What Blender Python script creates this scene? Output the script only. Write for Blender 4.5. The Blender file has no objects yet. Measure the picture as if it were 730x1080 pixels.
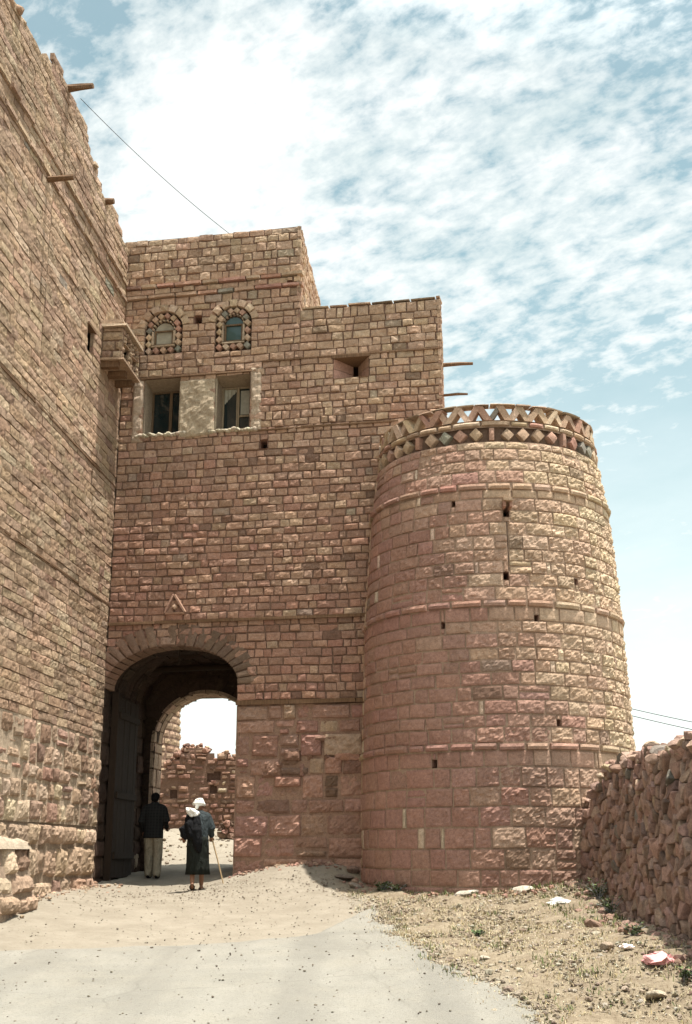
import bpy, bmesh, math, random
import numpy as np

random.seed(7)
rng = np.random.default_rng(11)
R = math.radians
scene = bpy.context.scene
col = scene.collection

# ------------------------------------------------------------------ camera
EYE = 1.6
FPX, PITCH = 1261.0, R(15.9)
cam_d = bpy.data.cameras.new('camera')
cam = bpy.data.objects.new('camera', cam_d); col.objects.link(cam)
cam.location = (0, 0, EYE)
cam.rotation_euler = (math.pi/2 + PITCH, 0, 0)
cam_d.sensor_fit = 'VERTICAL'; cam_d.sensor_height = 36; cam_d.lens = 36*FPX/1080
cam_d.clip_start = .1; cam_d.clip_end = 6000
scene.camera = cam
cP, sP = math.cos(PITCH), math.sin(PITCH)

def ray(px, py):
    u = (px-365)/FPX; v = (540-py)/FPX
    return np.array([u, cP - v*sP, sP + v*cP])

def at_depth(px, py, D):                    # world point seen at a photo position, D metres ahead
    d = ray(px, py); p = d*(D/d[1]); p[2] += EYE
    return p

# ------------------------------------------------------------------ the two wall planes of the place
AF, AW = R(11.0), R(5.2)                    # facade turn; direction of the left wall and of the gate passage
A = at_depth(99, 930, 22.5); A[2] = 0
U_F = np.array([math.cos(AF), -math.sin(AF), 0]); N_F = np.array([-math.sin(AF), -math.cos(AF), 0])
W_L = np.array([-math.sin(AW), -math.cos(AW), 0]); M_L = np.array([math.cos(AW), -math.sin(AW), 0])
Q = -W_L
UP = np.array([0, 0, 1.0])
CAMP = np.array([0, 0, EYE])

def on_plane(px, py, p0, n):
    d = ray(px, py); k = np.dot(p0-CAMP, n)/np.dot(d, n)
    return CAMP + d*k
def fs(px, py, o=0.0):
    p = on_plane(px, py, A+N_F*o, N_F); return float(np.dot(p-A, U_F)), float(p[2])
def ls(px, py, o=0.0):
    p = on_plane(px, py, A+M_L*o, M_L); return float(np.dot(p-A, W_L)), float(p[2])

def P_fac(s, z, o):
    return A[None, :] + s[:, None]*U_F + o[:, None]*N_F + z[:, None]*UP
def P_left(s, z, o):
    return A[None, :] + s[:, None]*W_L + o[:, None]*M_L + z[:, None]*UP

# ------------------------------------------------------------------ numpy noise
def _h(ix, iy, iz):
    n = (ix*374761393 + iy*668265263 + iz*2147483647 + 974634777) & 0xffffffff
    n = ((n ^ (n >> 13))*1274126177) & 0xffffffff
    n = ((n ^ (n >> 16))*2246822519) & 0xffffffff
    return ((n ^ (n >> 15)) & 0xffffff)/float(0xffffff)
def vnoise(p):
    p = np.asarray(p, float); i = np.floor(p).astype(np.int64); f = p-i
    f = f*f*(3-2*f); x, y, z = i[:, 0], i[:, 1], i[:, 2]
    r = 0
    for dx in (0, 1):
        wx = f[:, 0] if dx else 1-f[:, 0]
        for dy in (0, 1):
            wy = f[:, 1] if dy else 1-f[:, 1]
            for dz in (0, 1):
                wz = f[:, 2] if dz else 1-f[:, 2]
                r = r + wx*wy*wz*_h(x+dx, y+dy, z+dz)
    return r*2-1
def fbm(p, oct=3, lac=2.1, gain=.5):
    p = np.asarray(p, float); a, r = 1.0, 0
    for _ in range(oct):
        r = r + a*vnoise(p); p = p*lac + 17.3; a *= gain
    return r
def n1(x, seed=0.0):
    return float(fbm(np.array([[x, seed, seed*1.7]]), 3)[0])

# ------------------------------------------------------------------ objects
def tag(o, label=None, cat=None, group=None, kind=None):
    if label: o['label'] = label
    if cat: o['category'] = cat
    if group: o['group'] = group
    if kind: o['kind'] = kind
    return o
def empty(name, loc, label, cat, group=None, rz=0.0):
    o = bpy.data.objects.new(name, None); col.objects.link(o)
    o.location = loc; o.rotation_euler.z = rz; o.empty_display_size = .3
    return tag(o, label, cat, group)
def origin(o):
    p = np.zeros(3)
    while o is not None:
        p = p + np.array(o.location); o = o.parent
    return p
def mk(name, verts, faces, mat, parent=None, local=False, tint=None, smooth=False, mats=None, midx=None):
    """one mesh object; verts in world space unless local"""
    v = np.asarray(verts, float).reshape(-1, 3)
    if parent is not None and not local: v = v - origin(parent)
    me = bpy.data.meshes.new(name)
    me.from_pydata(v.tolist(), [], [list(map(int, f)) for f in faces])
    if tint is not None:
        t = np.ones((len(v), 4), np.float32); t[:, :3] = tint
        a = me.color_attributes.new('tint', 'FLOAT_COLOR', 'POINT'); a.data.foreach_set('color', t.ravel())
    for m in (mats or [mat]): me.materials.append(m)
    if midx is not None: me.polygons.foreach_set('material_index', np.asarray(midx, np.int32))
    if smooth: me.polygons.foreach_set('use_smooth', np.ones(len(me.polygons), bool))
    me.update()
    o = bpy.data.objects.new(name, me); col.objects.link(o)
    if parent is not None: o.parent = parent
    return o

class MB:
    """collects plain shapes for one mesh"""
    def __init__(s): s.v, s.f, s.t = [], [], []
    def add(s, v, f, tint=(.3, .3, .3)):
        b = len(s.v); v = [tuple(map(float, x)) for x in v]
        s.v += v; s.f += [[i+b for i in q] for q in f]; s.t += [tint]*len(v)
    def hexa(s, c, tint=(.3, .3, .3)):       # 8 corners: bottom 4, top 4
        s.add(c, [(0, 3, 2, 1), (4, 5, 6, 7), (0, 1, 5, 4), (1, 2, 6, 5), (2, 3, 7, 6), (3, 0, 4, 7)], tint)
    def box(s, P, s0, s1, z0, z1, o0, o1, tint=(.3, .3, .3), j=0.0):
        c = np.array([(s0, z0, o0), (s1, z0, o0), (s1, z0, o1), (s0, z0, o1), (s0, z1, o0), (s1, z1, o0), (s1, z1, o1), (s0, z1, o1)], float)
        if j: c += rng.uniform(-j, j, c.shape)
        s.hexa(P(c[:, 0], c[:, 1], c[:, 2]), tint)
    def quad(s, P, pts, tint=(.3, .3, .3)):
        c = np.array(pts, float); s.add(P(c[:, 0], c[:, 1], c[:, 2]), [(0, 1, 2, 3)], tint)
    def tube(s, pts, rad, n=8, tint=(.3, .3, .3), cap=True, jit=0.0):
        pts = [np.array(p, float) for p in pts]; m = len(pts)
        rad = [rad]*m if np.isscalar(rad) else rad
        rings = []
        for i, p in enumerate(pts):
            d = pts[min(i+1, m-1)]-pts[max(i-1, 0)]; d = d/(np.linalg.norm(d)+1e-9)
            a = np.cross(d, UP if abs(d[2]) < .9 else np.array([1.0, 0, 0])); a /= np.linalg.norm(a); b = np.cross(d, a)
            rings.append([p + rad[i]*(1+random.uniform(-jit, jit))*(math.cos(2*math.pi*k/n)*a + math.sin(2*math.pi*k/n)*b) for k in range(n)])
        v = [x for r in rings for x in r]
        f = [(i*n+k, i*n+(k+1) % n, (i+1)*n+(k+1) % n, (i+1)*n+k) for i in range(m-1) for k in range(n)]
        if cap: f += [tuple(range(n))[::-1], tuple((m-1)*n+k for k in range(n))]
        s.add(v, f, tint)
    def build(s, name, mat, parent=None, smooth=False, local=False):
        return mk(name, s.v, s.f, mat, parent, local, np.array(s.t), smooth)

# ------------------------------------------------------------------ masonry
def vary(c, a=.12, h=.04):
    k = 1+random.uniform(-a, a)
    return tuple(max(.01, x*k*(1+random.uniform(-h, h))) for x in c)
def pick(pal):
    r = random.random()*sum(w for w, *_ in pal)
    for w, c, a in pal:
        r -= w
        if r <= 0: return vary(c, a)
    return vary(pal[-1][1], .1)

def blend(a, b, k, sp=.13, odd=.06):
    k = max(0., min(1., k+random.gauss(0, .13)))
    c = tuple(x+(y-x)*k for x, y in zip(a, b)); r = random.random()
    if r < odd*.45: c = tuple(.55*x+.45*y for x, y in zip(c, BEP))
    elif r < odd*.65: c = tuple(.45*x+.55*y for x, y in zip(c, GRY))
    elif r < odd: c = tuple(x*.62 for x in c)
    return vary(c, sp, .03)

class Wall:
    """a wall of single stones on a mapped surface P(s, z, outward)"""
    def __init__(self, P, flip=False, seed=0, freq=13.0):
        self.P, self.flip, self.seed, self.freq = P, flip, seed, freq
        self.wob = 0.012
        self.S, self.Z, self.O, self.AMP, self.T, self.F = [], [], [], [], [], []; self.n = 0
    def _push(self, s, z, o, amp, tint, faces):
        m = len(s)
        self.S.append(s); self.Z.append(z); self.O.append(o); self.AMP.append(amp)
        self.T.append(np.tile(np.array(tint, float), (m, 1)) if np.ndim(tint) == 1 else tint)
        self.F += [[i+self.n for i in q] for q in faces]; self.n += m
    def block(self, s0, s1, z0, z1, o=0., amp=.012, tint=(.3, .2, .15), cell=.05, gap=.012, rnd=.014, depth=.07, bulge=.008, jit=.008, tilt=.006, warp=None):
        s0 += gap/2*random.uniform(.5, 1.5); s1 -= gap/2*random.uniform(.5, 1.5); z0 += gap/2*random.uniform(.4, 1.6); z1 -= gap/2*random.uniform(.4, 1.6)
        w, h = s1-s0, z1-z0
        if w < .03 or h < .025: return
        rn = min(rnd, w*.25, h*.25)
        nx = max(1, round((w-2*rn)/cell)); nz = max(1, round((h-2*rn)/cell))
        u = np.concatenate([[0], np.linspace(rn, w-rn, nx+1), [w]]); v = np.concatenate([[0], np.linspace(rn, h-rn, nz+1), [h]])
        Ug, Vg = np.meshgrid(u, v); iu, iv = np.meshgrid(np.arange(nx+3), np.arange(nz+3))
        e = np.minimum(np.minimum(iu, nx+2-iu), np.minimum(iv, nz+2-iv)).ravel()
        a, b = (Ug/w).ravel(), (Vg/h).ravel()
        J = rng.uniform(-jit, jit, (4, 2))
        B = np.stack([(1-a)*(1-b), a*(1-b), a*b, (1-a)*b], 1)
        s = s0+Ug.ravel()+B@J[:, 0]; z = z0+Vg.ravel()+B@J[:, 1]
        O = o + bulge*(1-(2*a-1)**2)*(1-(2*b-1)**2) + random.uniform(-tilt, tilt)*(a-.5)*2 + random.uniform(-tilt, tilt)*(b-.5)*2
        AM = np.full(len(s), amp); O = np.where(e == 1, O-rn*.6, O); AM = np.where(e == 1, amp*.6, AM)
        O = np.where(e == 0, -depth, O); AM = np.where(e == 0, 0, AM)
        nn = nx+3
        f = [(r*nn+c, r*nn+c+1, (r+1)*nn+c+1, (r+1)*nn+c) for r in range(nz+2) for c in range(nx+2)]
        if warp is not None: s, z = warp(s, z)
        self._push(s, z, O, AM, tint, f)
    def strip(self, s0, s1, z0, z1, o, tint, step=.4, amp=.006):
        n = max(1, int(math.ceil((s1-s0)/step))); x = np.linspace(s0, s1, n+1)
        s = np.concatenate([x, x]); z = np.concatenate([np.full(n+1, z0), np.full(n+1, z1)])
        self._push(s, z, np.full(2*n+2, o), np.zeros(2*n+2)+amp, tint, [(i, i+1, n+2+i, n+1+i) for i in range(n)])
    def cell(self, poly, h, tint, amp=.02, depth=.09, back=.022):
        k = random.uniform(.04, .11); m = len(poly)
        poly = [q for i in range(m) for q in (((1-k)*poly[i][0]+k*poly[(i+1) % m][0], (1-k)*poly[i][1]+k*poly[(i+1) % m][1]),
                (.5*poly[i][0]+.5*poly[(i+1) % m][0]+random.uniform(-.006, .006), .5*poly[i][1]+.5*poly[(i+1) % m][1]+random.uniform(-.006, .006)),
                (k*poly[i][0]+(1-k)*poly[(i+1) % m][0], k*poly[i][1]+(1-k)*poly[(i+1) % m][1]))]
        p = np.array(poly); c = p.mean(0); n = len(p)
        s, z, o, a = [], [], [], []
        tx, tz = random.uniform(-.32, .32), random.uniform(-.25, .25)
        for k, (sc, oo, am) in enumerate(((1., -depth, 0), (.985, h-back, .5), (.90, h-.002, 1), (.62, h+.003, 1), (.3, h+.004, 1))):
            q = c+(p-c)*sc; s += list(q[:, 0]); z += list(q[:, 1]); o += list(oo+(((q-c)@np.array([tx, tz])) if k else 0)+np.zeros(n)); a += [am*amp]*n
        s.append(c[0]); z.append(c[1]); o.append(h+.008); a.append(amp)
        f = [(k*n+i, k*n+(i+1) % n, (k+1)*n+(i+1) % n, (k+1)*n+i) for k in range(4) for i in range(n)]
        f += [(4*n+i, 4*n+(i+1) % n, 5*n) for i in range(n)]
        self._push(np.array(s), np.array(z), np.array(o), np.array(a), tint, f)
    def finish(self, name, mat, parent=None, smooth=False, extra=None):
        s, z, o, am = map(np.concatenate, (self.S, self.Z, self.O, self.AMP)); t = np.concatenate(self.T)
        fq = self.freq
        nz = fbm(np.stack([s*fq, z*fq*1.15, np.full(len(s), self.seed+.37)], 1), 3) + .5*fbm(np.stack([s*fq*.3, z*fq*.3, np.full(len(s), self.seed+5.1)], 1), 2)
        wob = fbm(np.stack([s*.9, z*.9, np.full(len(s), self.seed+9.)], 1), 2)
        z = z+self.wob*wob
        v = self.P(s, z, o+am*nz)
        F = [q[::-1] for q in self.F] if self.flip else self.F
        if extra is not None:
            b = len(v); v = np.concatenate([v, np.array(extra.v)]); t = np.concatenate([t, np.array(extra.t)]); F = F+[[i+b for i in q] for q in extra.f]
        return mk(name, v, F, mat, parent, tint=t, smooth=smooth)

def free(a, b, blocked):
    out = [(a, b)]
    for x0, x1 in blocked:
        nxt = []
        for p, q in out:
            if x1 <= p or x0 >= q: nxt.append((p, q)); continue
            if x0 > p: nxt.append((p, x0))
            if x1 < q: nxt.append((x1, q))
        out = nxt
    return out

def lay(W, s_a, s_b, zs, style, rects=(), arches=(), top=None, backing=-.03, mortar=(.25, .17, .12), step=.4):
    """courses between the levels zs; rects (s0,s1,z0,z1) and arches (sc, zs, hw, rise, ring) stay open"""
    for z0, z1 in zip(zs[:-1], zs[1:]):
        st = style(z0)
        def width(s_): return random.uniform(*st['w'])
        blk, extra = [], []
        for r in rects:
            if r[3] > z0+.005 and r[2] < z1-.005:
                blk.append((r[0], r[1]))
                if r[2]-z0 > .035: extra.append((r[0], r[1], z0, r[2]))
                if z1-r[3] > .035: extra.append((r[0], r[1], r[3], z1))
        for sc, zz, hw, rise, ring in arches:
            zm = z0+.75*(z1-z0)
            if z0 < zz+rise:
                if zm <= zz: blk.append((sc-hw, sc+hw))
                elif zm < zz+rise+ring*.6: k = math.sqrt(max(0, 1-((zm-zz)/(rise+ring*.6))**2))*(hw+ring*.6); blk.append((sc-k, sc+k))
                elif z0 < zz+rise-.01: k = math.sqrt(max(0, 1-((z0-zz)/rise)**2))*hw+.03; blk.append((sc-k, sc+k))
        runs = [(a, b, z0, z1) for a, b in free(s_a, s_b, blk)]+extra
        for a, b, za, zb in runs:
            x = a
            while x < b-.01:
                w = width(x)
                if b-(x+w) < st['w'][0]*.7: w = b-x
                chip = random.random() < st.get('chip', 0)
                if chip: w = min(random.uniform(.05, .13), b-x)
                c = (vary((.56, .43, .32), .1) if chip else st['tint'](x+w/2, (za+zb)/2)); am = st['amp'](x+w/2, za) if callable(st['amp']) else st['amp']
                lim = top(x+w/2) if top else 1e9
                if zb-za > .17 and w > .2 and random.random() < st.get('split', .05):
                    zq = za+(zb-za)*random.uniform(.4, .6)
                    for z2, z3 in ((za, zq), (zq, zb)):
                        if (za+zb)/2 < lim: W.block(x, x+w, z2, z3, o=random.gauss(0, st['o']), amp=am, tint=vary(c, .08), cell=st['cell'], gap=st['gap'], rnd=st['rnd'], bulge=st['bulge'], jit=st['jit'])
                elif (za+zb)/2 < lim:
                    W.block(x, x+w, za, zb, o=random.gauss(0, st['o'])+st.get('base', 0), amp=am, tint=c, cell=st['cell'], gap=st['gap'], rnd=st['rnd'], bulge=st['bulge'], jit=st['jit'])
                x += w
        if backing is not None:
            cuts = sorted({z0, z1}|{r[2] for r in rects if z0 < r[2] < z1}|{r[3] for r in rects if z0 < r[3] < z1})
            if arches and any(z1 > q[1] and z0 < q[1]+q[3] for q in arches): cuts = sorted(set(cuts)|set(np.linspace(z0, z1, 6)[1:-1]))
            for ca, cb in zip(cuts[:-1], cuts[1:]):
                m = (ca+cb)/2; b2 = [(r[0], r[1]) for r in rects if r[2] < m < r[3]]
                for sc, zz, hw, rise, ring in arches:
                    if m <= zz: b2.append((sc-hw, sc+hw))
                    elif m < zz+rise: k = hw*math.sqrt(1-((m-zz)/rise)**2)+.02; b2.append((sc-k, sc+k))
                for a, b in free(s_a, s_b, b2):
                    if top is None: W.strip(a, b, ca, cb, backing, mortar, step)
                    else:
                        for q in np.arange(a, b, .25):
                            if m < top(q+.12)-.08: W.strip(q, min(q+.25, b), ca, cb, backing, mortar, step)

def levels(z0, z1, lo, hi):
    out = [z0]
    while out[-1] < z1-lo*1.4: out.append(out[-1]+random.uniform(lo, hi))
    out[-1 if z1-out[-1] < lo*.6 else len(out):] = [z1]
    return out

def voussoirs(W, sc, zz, hw, rise, ring, n, pal, o=.02, amp=.008, a0=0., a1=math.pi, cell=.06, depth=.12, gap=.010):
    for k in range(n):
        t0, t1 = a0+(a1-a0)*k/n, a0+(a1-a0)*(k+1)/n
        L = .5*(hw+rise)
        def warp(s, z, L=L):
            th = s/L; return sc+(hw+z)*np.cos(th), zz+(rise+z)*np.sin(th)
        W.block(t0*L, t1*L, 0, ring, o=o+random.gauss(0, .006), amp=amp, tint=pal((k+.5)/n) if callable(pal) else pick(pal), cell=cell, gap=gap, rnd=.012, depth=depth, bulge=.004, jit=.006, warp=warp)

def clip(poly, p, q):                       # keep the side nearer p of the bisector p|q
    m = ((p[0]+q[0])/2, (p[1]+q[1])/2); d = (q[0]-p[0], q[1]-p[1]); out = []
    for i in range(len(poly)):
        a, b = poly[i], poly[(i+1) % len(poly)]
        fa = (a[0]-m[0])*d[0]+(a[1]-m[1])*d[1]; fb = (b[0]-m[0])*d[0]+(b[1]-m[1])*d[1]
        if fa <= 0: out.append(a)
        if fa*fb < 0: t = fa/(fa-fb); out.append((a[0]+t*(b[0]-a[0]), a[1]+t*(b[1]-a[1])))
    return out
def rubble(W, s0, s1, z0f, ztop, dx, dz, pal, amp=.02, h=(.0, .04), shrink=.93, depth=.09, jit=.42, skip=0.0, mod=None):
    nx, zlo = int((s1-s0)/dx)+3, min(z0f(s0), z0f(s1), z0f((s0+s1)/2))-.2
    zhi = max(ztop(s0+(s1-s0)*i/40) for i in range(41)); nz = int((zhi-zlo)/dz)+3
    pts = {}
    for i in range(-1, nx):
        for j in range(-1, nz):
            pts[i, j] = (s0+(i+(.5 if j % 2 else 0)+random.uniform(-jit, jit))*dx, zlo+(j+random.uniform(-jit, jit))*dz)
    for (i, j), p in pts.items():
        if not (s0 <= p[0] <= s1 and z0f(p[0])-.15 < p[1] < ztop(p[0])): continue
        if random.random() < skip: continue
        poly = [(p[0]-2*dx, p[1]-2*dz), (p[0]+2*dx, p[1]-2*dz), (p[0]+2*dx, p[1]+2*dz), (p[0]-2*dx, p[1]+2*dz)]
        for di in (-2, -1, 0, 1, 2):
            for dj in (-2, -1, 0, 1, 2):
                q = pts.get((i+di, j+dj))
                if q is not None and (di or dj): poly = clip(poly, p, q)
        if len(poly) < 3: continue
        c = (sum(a for a, _ in poly)/len(poly), sum(b for _, b in poly)/len(poly)); k = shrink*random.uniform(.92, 1.02)
        poly = [(c[0]+(a-c[0])*k, c[1]+(b-c[1])*k) for a, b in poly]
        t = pick(pal)
        if mod: t = mod(c[0], c[1], t)
        W.cell(poly, random.uniform(*h), t, amp, depth)

_bm = bmesh.new(); bmesh.ops.create_icosphere(_bm, subdivisions=3, radius=1)
ICO3 = np.array([v.co[:] for v in _bm.verts]); ICO3F = [[v.index for v in f.verts] for f in _bm.faces]; _bm.free()
_bm = bmesh.new(); bmesh.ops.create_icosphere(_bm, subdivisions=2, radius=1)
ICO2 = np.array([v.co[:] for v in _bm.verts]); ICO2F = [[v.index for v in f.verts] for f in _bm.faces]; _bm.free()
_bm = bmesh.new(); bmesh.ops.create_icosphere(_bm, subdivisions=1, radius=1)
ICO1 = np.array([v.co[:] for v in _bm.verts]); ICO1F = [[v.index for v in f.verts] for f in _bm.faces]; _bm.free()
def rotm(rx, ry, rz):
    cx, sx, cy, sy, cz, sz = math.cos(rx), math.sin(rx), math.cos(ry), math.sin(ry), math.cos(rz), math.sin(rz)
    return np.array([[cz, -sz, 0], [sz, cz, 0], [0, 0, 1]])@np.array([[cy, 0, sy], [0, 1, 0], [-sy, 0, cy]])@np.array([[1, 0, 0], [0, cx, -sx], [0, sx, cx]])
def rock_v(size, seed, res=2, cuts=7, rough=.1, rot=None):
    V = {1: ICO1, 2: ICO2, 3: ICO3}[res].copy(); rs = np.random.default_rng(seed)
    for _ in range(cuts):
        n = rs.normal(size=3); n /= np.linalg.norm(n); d = rs.uniform(.55, .85); k = V@n; V = V-np.maximum(k-d, 0)[:, None]*n
    V = V*(1+rough*fbm(V*2.3+seed*3.1, 3))[:, None]*np.array(size)
    rot = rot or (rs.uniform(-.3, .3), rs.uniform(-.3, .3), rs.uniform(0, 6.28))
    return V@rotm(*rot).T
def rock_f(res): return {1: ICO1F, 2: ICO2F, 3: ICO3F}[res]

# ------------------------------------------------------------------ materials
def new_mat(name):
    m = bpy.data.materials.new(name); m.use_nodes = True; nt = m.node_tree; b = nt.nodes['Principled BSDF']
    b.inputs['Roughness'].default_value = .92; b.inputs['Specular IOR Level'].default_value = .15
    return m, nt, b
def N(nt, t, **k):
    n = nt.nodes.new(t)
    for a, v in k.items():
        if a in n.inputs.keys() if hasattr(n.inputs, 'keys') else False: n.inputs[a].default_value = v
        else: setattr(n, a, v)
    return n
def noise(nt, co, scale, detail=6, rough=.6, dist=0.):
    n = nt.nodes.new('ShaderNodeTexNoise'); n.inputs['Scale'].default_value = scale; n.inputs['Detail'].default_value = detail
    n.inputs['Roughness'].default_value = rough; n.inputs['Distortion'].default_value = dist; nt.links.new(co, n.inputs['Vector']); return n.outputs['Fac']
def ramp(nt, fac, stops):
    r = nt.nodes.new('ShaderNodeValToRGB'); nt.links.new(fac, r.inputs['Fac']); e = r.color_ramp.elements
    while len(e) < len(stops): e.new(.5)
    for q, (p, c) in zip(e, stops): q.position = p; q.color = (c, c, c, 1) if np.isscalar(c) else (*c, 1)
    return r.outputs['Color']
def mix(nt, fac, a, b, mode='MIX'):
    m = nt.nodes.new('ShaderNodeMix'); m.data_type = 'RGBA'; m.blend_type = mode
    for sock, val in ((m.inputs[0], fac), (m.inputs[6], a), (m.inputs[7], b)):
        if isinstance(val, bpy.types.NodeSocket): nt.links.new(val, sock)
        elif np.isscalar(val): sock.default_value = val
        else: sock.default_value = (*val, 1)
    return m.outputs[2]
def bump(nt, b, h, strength=.6, dist=.02):
    n = nt.nodes.new('ShaderNodeBump'); n.inputs['Strength'].default_value = strength; n.inputs['Distance'].default_value = dist
    nt.links.new(h, n.inputs['Height']); nt.links.new(n.outputs['Normal'], b.inputs['Normal'])
def coord(nt): return nt.nodes.new('ShaderNodeTexCoord').outputs['Object']

def stone_material(name, lo=.7, hi=1.26, grime=.24, bstr=.7, pale=.25, fs_=1.0):
    m, nt, b = new_mat(name); co = coord(nt)
    at = nt.nodes.new('ShaderNodeAttribute'); at.attribute_name = 'tint'
    k = ramp(nt, noise(nt, co, 16*fs_, 10, .72), [(.28, lo), (.72, hi)])
    c = mix(nt, 1.0, at.outputs['Color'], k, 'MULTIPLY')
    g = ramp(nt, noise(nt, co, 1.3, 8, .65, .4), [(.42, 0.), (.72, grime)])
    c = mix(nt, g, c, (.12, .075, .052))
    p = ramp(nt, noise(nt, co, 5.5*fs_, 9, .75), [(.58, 0.), (.75, pale)])
    c = mix(nt, p, c, (.55, .42, .30))
    nt.links.new(c, b.inputs['Base Color'])
    q = ramp(nt, noise(nt, co, 62*fs_, 6, .8), [(.34, .62), (.5, 1.), (.66, 1.22)])
    c = mix(nt, .85, c, q, 'MULTIPLY'); nt.links.new(c, b.inputs['Base Color'])
    h = mix(nt, .45, noise(nt, co, 34*fs_, 9, .75), noise(nt, co, 95*fs_, 5, .75))
    bump(nt, b, h, bstr, .045)
    return m
def plain(name, c, rough=.8, var=.25, sc=12, bs=.2, spec=.2, metal=0.):
    m, nt, b = new_mat(name); co = coord(nt)
    k = ramp(nt, noise(nt, co, sc, 7, .65), [(.3, 1-var), (.7, 1+var)])
    nt.links.new(mix(nt, 1., c, k, 'MULTIPLY'), b.inputs['Base Color'])
    b.inputs['Roughness'].default_value = rough; b.inputs['Specular IOR Level'].default_value = spec; b.inputs['Metallic'].default_value = metal
    bump(nt, b, noise(nt, co, sc*4, 5, .6), bs, .01); return m
def wood(name, c, sc=6, stretch=(1, 1, .08)):
    m, nt, b = new_mat(name); co = coord(nt); mp = nt.nodes.new('ShaderNodeMapping'); mp.inputs['Scale'].default_value = stretch
    nt.links.new(co, mp.inputs['Vector']); f = noise(nt, mp.outputs['Vector'], sc*8, 8, .7)
    nt.links.new(mix(nt, 1., c, ramp(nt, f, [(.3, .45), (.7, 1.4)]), 'MULTIPLY'), b.inputs['Base Color'])
    bump(nt, b, f, .5, .01); b.inputs['Roughness'].default_value = .85; return m

STONE = stone_material('sandstone_masonry')
STONE_ROUGH = stone_material('weathered_rough_stone', .55, 1.4, .4, .9, .3)
RUBBLE = stone_material('basalt_rubble', .6, 1.35, .3, .9, .14)
TOWERM = stone_material('tower_sandstone', .7, 1.28, .25, .75, .22)
PLASTER = stone_material('gypsum_plaster', .7, 1.2, .3, .9, .2)
TIMBER = wood('old_timber', (.16, .095, .055))
DARKWOOD = wood('dark_gate_wood', (.032, .02, .013), 5, (6, 6, .15))  # near black: gateway shade is put into the wood colour
FRAMEWOOD = wood('window_frame_wood', (.13, .085, .05))
PALEFRAME = wood('pale_frame_wood', (.26, .2, .13))
def glass(name, c):
    m, nt, b = new_mat(name); b.inputs['Base Color'].default_value = (*c, 1); b.inputs['Roughness'].default_value = .08; b.inputs['Specular IOR Level'].default_value = .6
    bump(nt, b, noise(nt, coord(nt), 3, 2), .15, .02); return m
GLASS = glass('dusty_glass', (.012, .02, .02)); GLASS_GREEN = glass('green_glass', (.03, .065, .06))
PALE_PANE = plain('dusty_pale_pane', (.30, .28, .22), .4, .3, 4)
DARK = plain('dark_void', (.02, .015, .012))
CABLE = plain('cable_rubber', (.03, .03, .03))

# palettes: (weight, linear colour, spread)
RED = (.36, .205, .150); REDP = (.41, .245, .178); BEI = (.45, .315, .215); BEP = (.54, .41, .29); GRY = (.27, .235, .185); DRK = (.25, .145, .105)
FAC_LO = [(5, RED, .16), (2.2, REDP, .14), (.8, BEI, .14), (.25, BEP, .1), (.12, GRY, .2), (.5, DRK, .2)]
FAC_MID = [(3, RED, .16), (3, REDP, .14), (2.0, BEI, .14), (.5, BEP, .1), (.22, GRY, .2), (.3, DRK, .2)]
FAC_HI = [(1.2, RED, .16), (2.4, REDP, .14), (4, BEI, .16), (1.2, BEP, .1), (.55, GRY, .2), (.3, DRK, .2)]
LEFTP = [(1.4, (.39, .262, .178), .12), (6, (.42, .292, .198), .12), (1.3, (.49, .36, .25), .1), (.05, GRY, .2), (.6, (.32, .208, .142), .12)]
GREYARCH = [(3, (.20, .15, .11), .18), (2, (.26, .17, .12), .2), (.6, (.36, .26, .18), .1)]
RUB = [(5, (.34, .215, .168), .16), (2, (.38, .25, .196), .16), (1.2, (.21, .14, .11), .2), (.6, (.38, .27, .2), .15), (.3, (.2, .17, .14), .2)]
DARKST = [(3, (.05, .031, .023), .2), (1, (.068, .043, .031), .2)]  # passage stone, darkened so its colour carries the shade
MORTAR = (.22, .138, .10)

# ------------------------------------------------------------------ ground height
gpx = [(99, 932, 22.45), (250, 922, 21.95), (340, 913, 21.4), (388, 930, 20.9), (450, 940, 19.4), (500, 941, 19.0), (560, 934, 19.0), (605, 927, 19.2),
       (650, 957, 17), (730, 1002, 13), (205, 937, 21.8), (0, 948, 18.3), (0, 1080, 11.2), (365, 1080, 11.2), (570, 1080, 11.2), (730, 1080, 11.2),
       (365, 1000, 15), (100, 1000, 15), (200, 968, 18), (450, 975, 17), (600, 975, 16), (205, 919, 25.0), (205, 914, 26.2), (205, 896, 29.5), (205, 883, 32), (180, 874, 35), (240, 874, 35)]
GP = [at_depth(*g) for g in gpx]
GP = np.array([p for p in GP]+[(-7, 6, .03), (0, 6, .02), (7, 6, .05), (-7, -4, 0), (7, -4, 0), (0, -4, 0), (9, 19, 1.25), (-12, 40, 2.5), (12, 40, 2.4), (0, 46, 2.7), (14, 28, 1.7), (-14, 28, 1.8), (14, 12, .4), (-14, 12, .4)])
def _phi(d2): return np.where(d2 > 1e-9, .5*d2*np.log(np.maximum(d2, 1e-9)), 0)
_n = len(GP); _d2 = ((GP[:, None, :2]-GP[None, :, :2])**2).sum(-1)
_K = np.zeros((_n+3, _n+3)); _K[:_n, :_n] = _phi(_d2)+np.eye(_n)*.15; _K[:_n, _n] = 1; _K[:_n, _n+1:] = GP[:, :2]; _K[_n, :_n] = 1; _K[_n+1:, :_n] = GP[:, :2].T
_wt = np.linalg.solve(_K, np.concatenate([GP[:, 2], [0, 0, 0]]))
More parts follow.
